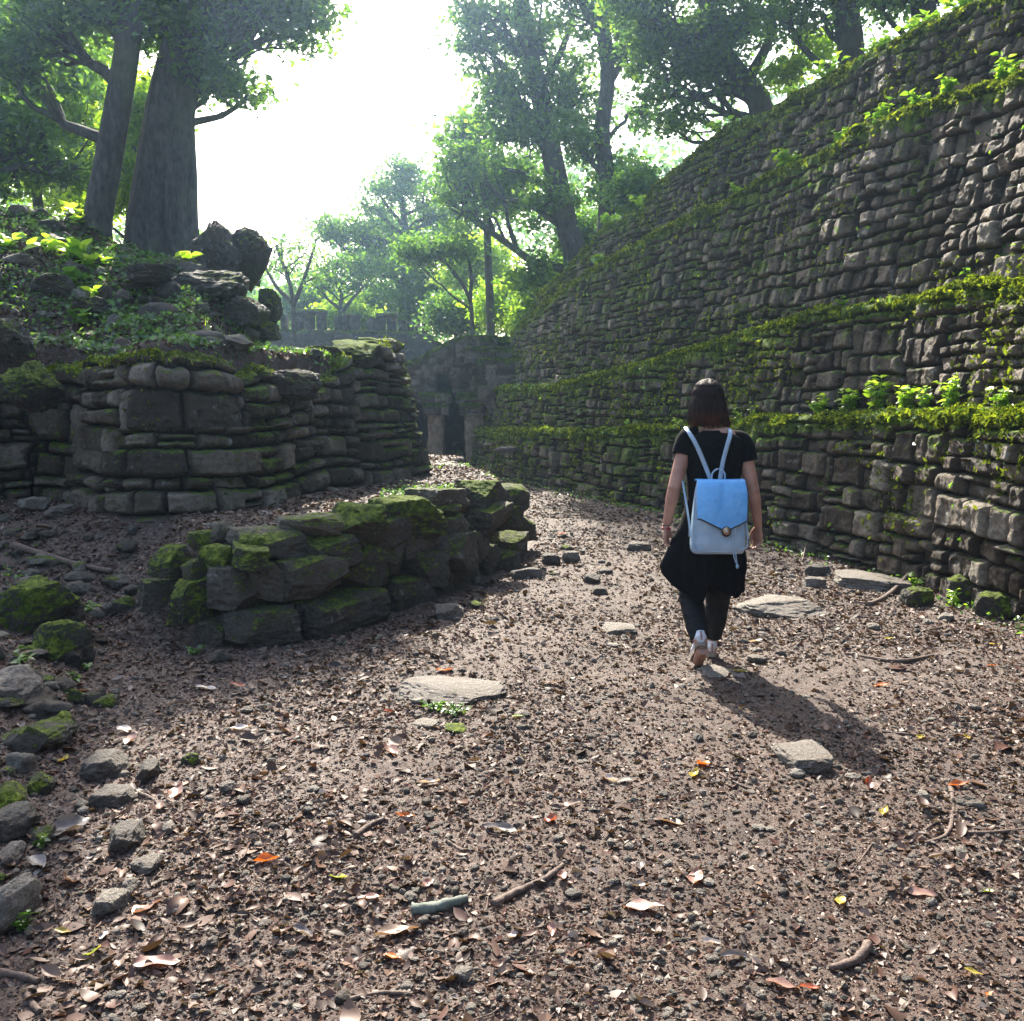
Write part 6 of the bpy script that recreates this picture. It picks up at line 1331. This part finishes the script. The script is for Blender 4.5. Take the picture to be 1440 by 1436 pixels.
# shoes
n = NM('white_canvas'); co = n.co(); f = n.noise(60, 4, .6, co); n.princ(Base_Color=n.mix(n.rng(f, .3, .7), (.55, .56, .60), (.74, .75, .78)), Roughness=.7, Normal=n.bump(f, .4, .002)); mat_shoe = n.m
mat_sole = simple_mat('dusty_sole', (.16, .12, .09), (.34, .29, .24), 50, .85, .9, .006); mat_pinkish = simple_mat('shoe_trim', (.30, .16, .14), (.36, .2, .17), 30)
def shoe(heel, fwd, up, label):
    f = np.array(fwd, float); f /= np.linalg.norm(f); u = np.array(up, float); u -= f * u.dot(f); u /= np.linalg.norm(u); s = np.cross(f, u); s /= np.linalg.norm(s); h = np.array(heel, float)
    g = lambda a, b, c: h + f * a + s * b + u * c
    mb = MB(); secs = [(-.006, .020, .030, .040), (.02, .032, .040, .052), (.06, .034, .044, .056), (.10, .036, .034, .044), (.15, .043, .026, .034), (.20, .042, .020, .026), (.235, .026, .014, .020)]
    P = np.array([g(a, 0, c + .018) for a, b, c, d in secs]); V2, Q2, T2 = tube(smooth_path(P, 30), np.interp(np.linspace(0, 1, 30), np.linspace(0, 1, 7), [x[1] for x in secs]), 24, np.interp(np.linspace(0, 1, 30), np.linspace(0, 1, 7), [x[3] * .72 for x in secs]), s); mb.add(V2, Q2, T2)
    P = np.array([g(.025, 0, .05), g(.03, 0, .085), g(.028, 0, .10)]); V2, Q2, T2 = tube(P, [.036, .035, .037], 20, [.046, .044, .044], s); mb.add(V2, Q2, T2)
    sh = remeshed(mb, 'shoe', .004, person, mat_shoe, 4)
    mb = MB(); t = np.linspace(0, 2 * PI, 41)[:-1]; ln = lambda q: (np.interp(q, [0, .12, .4, .62, .85, 1], [.020, .034, .033, .043, .042, .018])); V3 = []
    n_ = 26; q = np.linspace(0, 1, n_)
    for c in (0, .022):
        ring = [g(-.012 + .262 * a, ln(a) * (1 + .04 * (c == 0)), c) for a in q] + [g(-.012 + .262 * a, -ln(a) * (1 + .04 * (c == 0)), c) for a in q[::-1]]; V3 += ring
    m = 2 * n_; k = np.arange(m); Qs = np.stack([k, (k + 1) % m, (k + 1) % m + m, k + m], 1); V3 = np.array(V3); mb.add(V3, Qs)
    kk = np.arange(n_ - 1); mb.add(V3, np.concatenate([np.stack([kk, m - 1 - kk, m - 2 - kk, kk + 1], 1), np.stack([kk + m, kk + 1 + m, 2 * m - 2 - kk, 2 * m - 1 - kk], 1)]))
    for j in range(10):      # tread bars
        a = .02 + .022 * j; w_ = float(ln(a / .262)) * .8; c0 = [g(a + e * .006, b * w_, c) for e in (-1, 1) for b in (-1, 1) for c in (-.005, .001)]
        mb.add(c0, [(0, 1, 3, 2), (4, 6, 7, 5), (0, 4, 5, 1), (2, 3, 7, 6), (0, 2, 6, 4), (1, 5, 7, 3)])
    mb.obj('sole', mat_sole, sh, smooth=False)
    mb = MB(); P = np.array([g(-.017, 0, .03), g(-.022, 0, .055), g(-.017, 0, .085)]); V2, Q2, T2 = tube(P, [.004, .006, .005], 8, [.003, .003, .003], s); mb.add(V2, Q2, T2); mb.obj('heel_tab', mat_pinkish, sh)
    mb = MB()
    for j in range(5):
        a = .085 + .018 * j; V2, Q2, T2 = tube(smooth_path(np.array([g(a, -.022, .058 - j * .004), g(a + .004, 0, .066 - j * .004), g(a, .022, .058 - j * .004)]), 8), .0028, 6); mb.add(V2, Q2, T2)
    mb.obj('laces', mat_shoe, sh)
shoe((ex(976), -.215, .155), (.05, .80, -.60), (.0, .60, .80), '')
shoe((ex(1006), .105, .012), (.06, 1, -.03), (0, 0, 1), '')
# bracelets
for W_, zoff, rr_, c in ((WRL, .012, .0225, (.02, .02, .02)), (WRL, -.006, .0235, (.35, .04, .05)), (WRL, -.012, .0235, (.30, .03, .04))):
    m = simple_mat('cord_bracelet', c, tuple(v * .7 for v in c), 90, .6); mb = MB(); t = np.linspace(0, 2 * PI, 25); P = np.stack([W_[0] + np.cos(t) * rr_ * 1.05, W_[1] + np.sin(t) * rr_ * .95, W_[2] + zoff + 0.003 * np.sin(t)], 1); V2, Q2, T2 = tube(P, .0028, 6, cap=False, up=(0, 0, 1)); mb.add(V2, Q2); mb.obj('bracelet', m, person)
# ------------------------------------------------------------ backpack
n = NM('blue_leather'); co = n.co(); f = n.noise(140, 4, .6, co); g_ = n.noise(9, 4, .6, co)
zz = n.n('ShaderNodeSeparateXYZ', {0: co}).outputs[2]
c = n.mix(n.rng(g_, .35, .7), (.26, .38, .50), (.40, .51, .60)); n.princ(Base_Color=c, Roughness=.38, Normal=n.bump(n.math('ADD', f, n.math('MULTIPLY', g_, .6)), .35, .004), Specular_IOR_Level=.6); mat_bag = n.m
n = NM('bright_blue_flap'); co = n.co(); f = n.noise(140, 4, .6, co); g_ = n.noise(9, 4, .6, co)
n.princ(Base_Color=n.mix(n.rng(g_, .35, .7), (.12, .40, .80), (.18, .48, .85)), Roughness=.34, Normal=n.bump(n.math('ADD', f, n.math('MULTIPLY', g_, .6)), .35, .004)); mat_flap = n.m
mat_dark = simple_mat('dark_trim', (.015, .016, .022), (.03, .03, .04), 40, .5); mat_brass = simple_mat('brass', (.45, .30, .18), (.55, .38, .24), 30, .35, .1, .002, metallic=.9)
BP = Vector((PX, PY, PZ))
bag = empty('backpack', (PX + ex(1007) - .040, PY - .17, PZ + zed(764)), 'light blue leather backpack with pointed flap and drawstring on the walker\'s back', 'backpack')
bo = np.array([ex(1007), -.17, zed(764)])     # local origin in person space
def bloc(px, y, py): return np.array([ex(px), y, zed(py)]) - bo
def superbox(secs, n_=48, p=.35):
    """stack of rounded-rectangle rings: (centre, halfwidth, halfdepth)"""
    t = np.linspace(0, 2 * PI, n_ + 1)[:-1]; cx_, sy_ = np.sign(np.cos(t)) * np.abs(np.cos(t)) ** p, np.sign(np.sin(t)) * np.abs(np.sin(t)) ** p
    V = np.concatenate([np.stack([c[0] + cx_ * a, c[1] + sy_ * b, c[2] + 0 * t], 1) for c, a, b in secs]); m = len(secs)
    i = np.arange(m - 1)[:, None] * n_ + np.arange(n_)[None]; j = np.arange(m - 1)[:, None] * n_ + (np.arange(n_)[None] + 1) % n_; Q = np.stack([i, j, j + n_, i + n_], -1).reshape(-1, 4)
    V = np.concatenate([V, [secs[0][0], secs[-1][0]]]); k = np.arange(n_); k2 = (k + 1) % n_; c0 = m * n_
    T_ = np.concatenate([np.stack([k2, k, np.full(n_, c0)], 1), np.stack([k + (m - 1) * n_, k2 + (m - 1) * n_, np.full(n_, c0 + 1)], 1)]); return V, Q, T_
def prof(z, keys, vals): return np.interp(z, keys, vals)
H = zed(668) - zed(766)
secs = []
for t_ in np.linspace(0, 1, 40):
    z_ = H * t_; e = math.sqrt(max(0, 1 - max(0, (.10 - t_) / .10) ** 2)) if t_ < .10 else 1
    hw = float(prof(t_, [0, .12, .5, .85, 1], [.146, .150, .146, .136, .126])) * (.93 + .07 * e); hd = float(prof(t_, [0, .15, .5, .85, 1], [.060, .068, .062, .050, .04])) * (.8 + .2 * e)
    xo = float(prof(t_, [0, 1], [-.004, .004])); secs.append(((xo, .0 + .0 * t_, z_), hw, hd))
V2, Q2, T2 = superbox(secs, 64, .42); 
m_ = V2[:, 1] < 0; V2[:, 1] -= np.where(m_, .013 * fbm(V2[:, 0] * 12, V2[:, 2] * 9, 0, 4, 8) + .012 * np.cos(V2[:, 0] * 11), 0)
mb = MB(); mb.add(V2, Q2, T2); mb.obj('pouch', mat_bag, bag)
# seam piping round the bottom front
P = np.array([(-.141, -.052, H * .80), (-.149, -.056, H * .4), (-.146, -.060, H * .12), (-.127, -.062, .028), (-.08, -.068, .018), (0, -.072, .016), (.08, -.068, .018), (.123, -.062, .028), (.150, -.060, H * .12), (.146, -.056, H * .4), (.141, -.052, H * .6)])
V2, Q2, T2 = tube(smooth_path(P, 60), .0038, 8, up=(0, 1, 0)); mb = MB(); mb.add(V2, Q2, T2); mb.obj('piping', mat_bag, bag)
# flap: sheet over the top and down the front with a pointed lower edge
nx_, nz2 = 48, 44; uu = np.linspace(-1, 1, nx_); F_ = np.zeros((nx_, nz2, 3))
for i, u_ in enumerate(uu):
    tip = .345 + .15 * (1 - abs(u_ - .12) ** 1.15 / 1.12)       # share of height covered at this column
    pts = [(.035, H + .004), (.0, H + .014), (-.045, H + .010), (-.066, H - .022)]
    low = H * (1 - (.50 + .17 * max(0, 1 - abs(u_ - .15) / 1.02))); pts += [(-.082, H * .80), (-.089, H * .65), (-.090, low)]
    P = smooth_path(np.array([(a, b, 0) for a, b in pts]), nz2)
    hw = np.interp(P[:, 1], [0, H * .4, H * .85, H], [.142, .135, .139, .133]); F_[i] = np.stack([u_ * hw + .004, P[:, 0] + .018 * abs(u_) ** 3, P[:, 1]], 1)
F_[..., 1] -= .011 * fbm(F_[..., 0] * 11, F_[..., 2] * 9, 0, 4, 81) + .004 * np.abs(fbm(F_[..., 0] * 30 + F_[..., 2] * 20, F_[..., 2] * 26, 0, 3, 82))
mb = MB(); mb.add(F_.reshape(-1, 3), grid_faces(nx_, nz2)); fl = mb.obj('flap', mat_flap, bag); s2 = fl.modifiers.new('t', 'SOLIDIFY'); s2.thickness = .005; s2.offset = 0
mb = MB(); V2, Q2, T2 = tube(F_[:, -1] + [0, -.002, 0], .0042, 8, up=(0, 1, 0)); mb.add(V2, Q2, T2); mb.obj('edge_trim', mat_dark, fl)
tipi = int(np.argmin(F_[:, -1, 2])); tp = F_[tipi, -1]
mb = MB(); ball(mb, tp + [0, -.010, .004], .019, .008, .022, 11); mb.obj('clasp', mat_brass, fl)
mb = MB(); ball(mb, tp + [0, -.006, .000], .026, .006, .029, 11); mb.obj('clasp_plate', mat_dark, fl)
mb = MB(); ball(mb, tp + [.0, -.0185, .004], .007, .003, .007, 7); mb.obj('clasp_stud', mat_bag, fl)
# drawstring with end knot
P = np.array([tp + [.050, .004, .018], tp + [.052, -.004, -.05], tp + [.056, -.006, -.13], tp + [.066, -.004, -.185]]); mb = MB()
V2, Q2, T2 = tube(smooth_path(P, 24), .0034, 7); mb.add(V2, Q2, T2); P2 = P + [-.012, 0, 0]; P2[-1] = P[-1] + [-.004, 0, .004]; V2, Q2, T2 = tube(smooth_path(P2, 24), .0034, 7); mb.add(V2, Q2, T2); ball(mb, P[-1] + [0, 0, -.008], .009, .008, .013, 7); mb.obj('drawstring', mat_bag, bag)
# straps and handle
def strap(pts, w_, name='strap', t_=.004, up=(1, 0, 0)):
    P = smooth_path(np.array([np.array(p) - bo for p in pts]), 30); V2, Q2, T2 = tube(P, w_, 10, t_, up); m = MB(); m.add(V2, Q2, T2); return m.obj(name, mat_bag, bag)
strap([(ex(999), -.125, zed(668)), (ex(990), -.118, zed(645)), (ex(978), -.118, zed(618)), (ex(970), -.106, zed(603)), (ex(966), -.06, zed(595)), (ex(968), .02, zed(593)), (ex(976), .09, zed(612)), (ex(980), .125, zed(650)), (ex(980), .12, zed(700)), (ex(982), .02, zed(716))], .0125)
strap([(ex(1010), -.125, zed(668)), (ex(1014), -.118, zed(640)), (ex(1020), -.118, zed(615)), (ex(1024), -.108, zed(602)), (ex(1026), -.06, zed(596)), (ex(1028), .02, zed(595)), (ex(1034), .09, zed(614)), (ex(1036), .125, zed(650)), (ex(1036), .11, zed(700)), (ex(1036), -.02, zed(735))], .0125)
strap([(ex(962), .03, zed(655)), (ex(962), -.06, zed(670)), (ex(965), -.12, zed(700)), (ex(968), -.16, zed(728)), (ex(968), -.17, zed(742))], .006, 'lower_strap')
strap([(ex(1047), -.02, zed(700)), (ex(1049), -.10, zed(725)), (ex(1050), -.15, zed(745))], .007, 'lower_strap')
strap([(ex(998), -.155, zed(668)), (ex(997), -.165, zed(656)), (ex(1001), -.168, zed(650)), (ex(1006), -.168, zed(648)), (ex(1012), -.168, zed(651)), (ex(1015), -.165, zed(657)), (ex(1014), -.155, zed(668))], .005, 'handle', .004)
# ------------------------------------------------------------ sun, sky, camera
AZ = math.radians(-11); EL = math.radians(41)
sd = Vector((math.sin(AZ) * math.cos(EL), math.cos(AZ) * math.cos(EL), math.sin(EL)))
L = bpy.data.lights.new('sun', 'SUN'); L.energy = 5.0; L.angle = math.radians(.55); L.color = (1, .92, .79)
lo = bpy.data.objects.new('sun', L); COL.objects.link(lo); lo.rotation_euler = (-sd).to_track_quat('-Z', 'Y').to_euler(); lo.location = sd * 60
w = bpy.data.worlds.new('World'); sc.world = w; w.use_nodes = True; nt = w.node_tree; nt.nodes.clear()
sky = nt.nodes.new('ShaderNodeTexSky'); sky.sky_type = 'NISHITA'; sky.sun_disc = False; sky.sun_elevation = EL; sky.sun_rotation = AZ
sky.air_density = 1.2; sky.dust_density = 4.0; sky.ozone_density = .8
bg = nt.nodes.new('ShaderNodeBackground'); bg.inputs[1].default_value = .12
ou = nt.nodes.new('ShaderNodeOutputWorld'); nt.links.new(sky.outputs[0], bg.inputs[0]); nt.links.new(bg.outputs[0], ou.inputs[0])
cam = bpy.data.cameras.new('camera'); co_ = bpy.data.objects.new('camera', cam); COL.objects.link(co_)
cam.sensor_fit = 'HORIZONTAL'; cam.sensor_width = 36; cam.lens = 36 * F / 1440; cam.clip_start = .05; cam.clip_end = 3000
co_.location = EYE; co_.rotation_euler = (PI / 2 - PITCH, 0, 0); sc.camera = co_
vs = sc.view_settings; vs.view_transform = 'Standard'; vs.look = 'None'; vs.gamma = 1; vs.exposure = EXPO; vs.use_curve_mapping = False
if HAZE:
    n = NM("haze"); pv = n.n("ShaderNodeVolumePrincipled", {"Color": (.46, .70, 1), "Density": HAZE, "Anisotropy": .82}); n.L.new(pv.outputs[0], n.out.inputs[1])
    mb = MB(); boxm(mb, -95, 95, -75, 110, -3, 45); tag(mb.obj("haze", n.m, smooth=False), "thin bright haze in the air under the trees", "haze", None, "stuff")
sc.cycles.max_bounces = 6; sc.cycles.diffuse_bounces = 3; sc.cycles.glossy_bounces = 2; sc.cycles.transmission_bounces = 4; sc.cycles.volume_bounces = 1; sc.cycles.transparent_max_bounces = 8
sc.cycles.use_denoising = True
sc.cycles.sample_clamp_indirect = 6
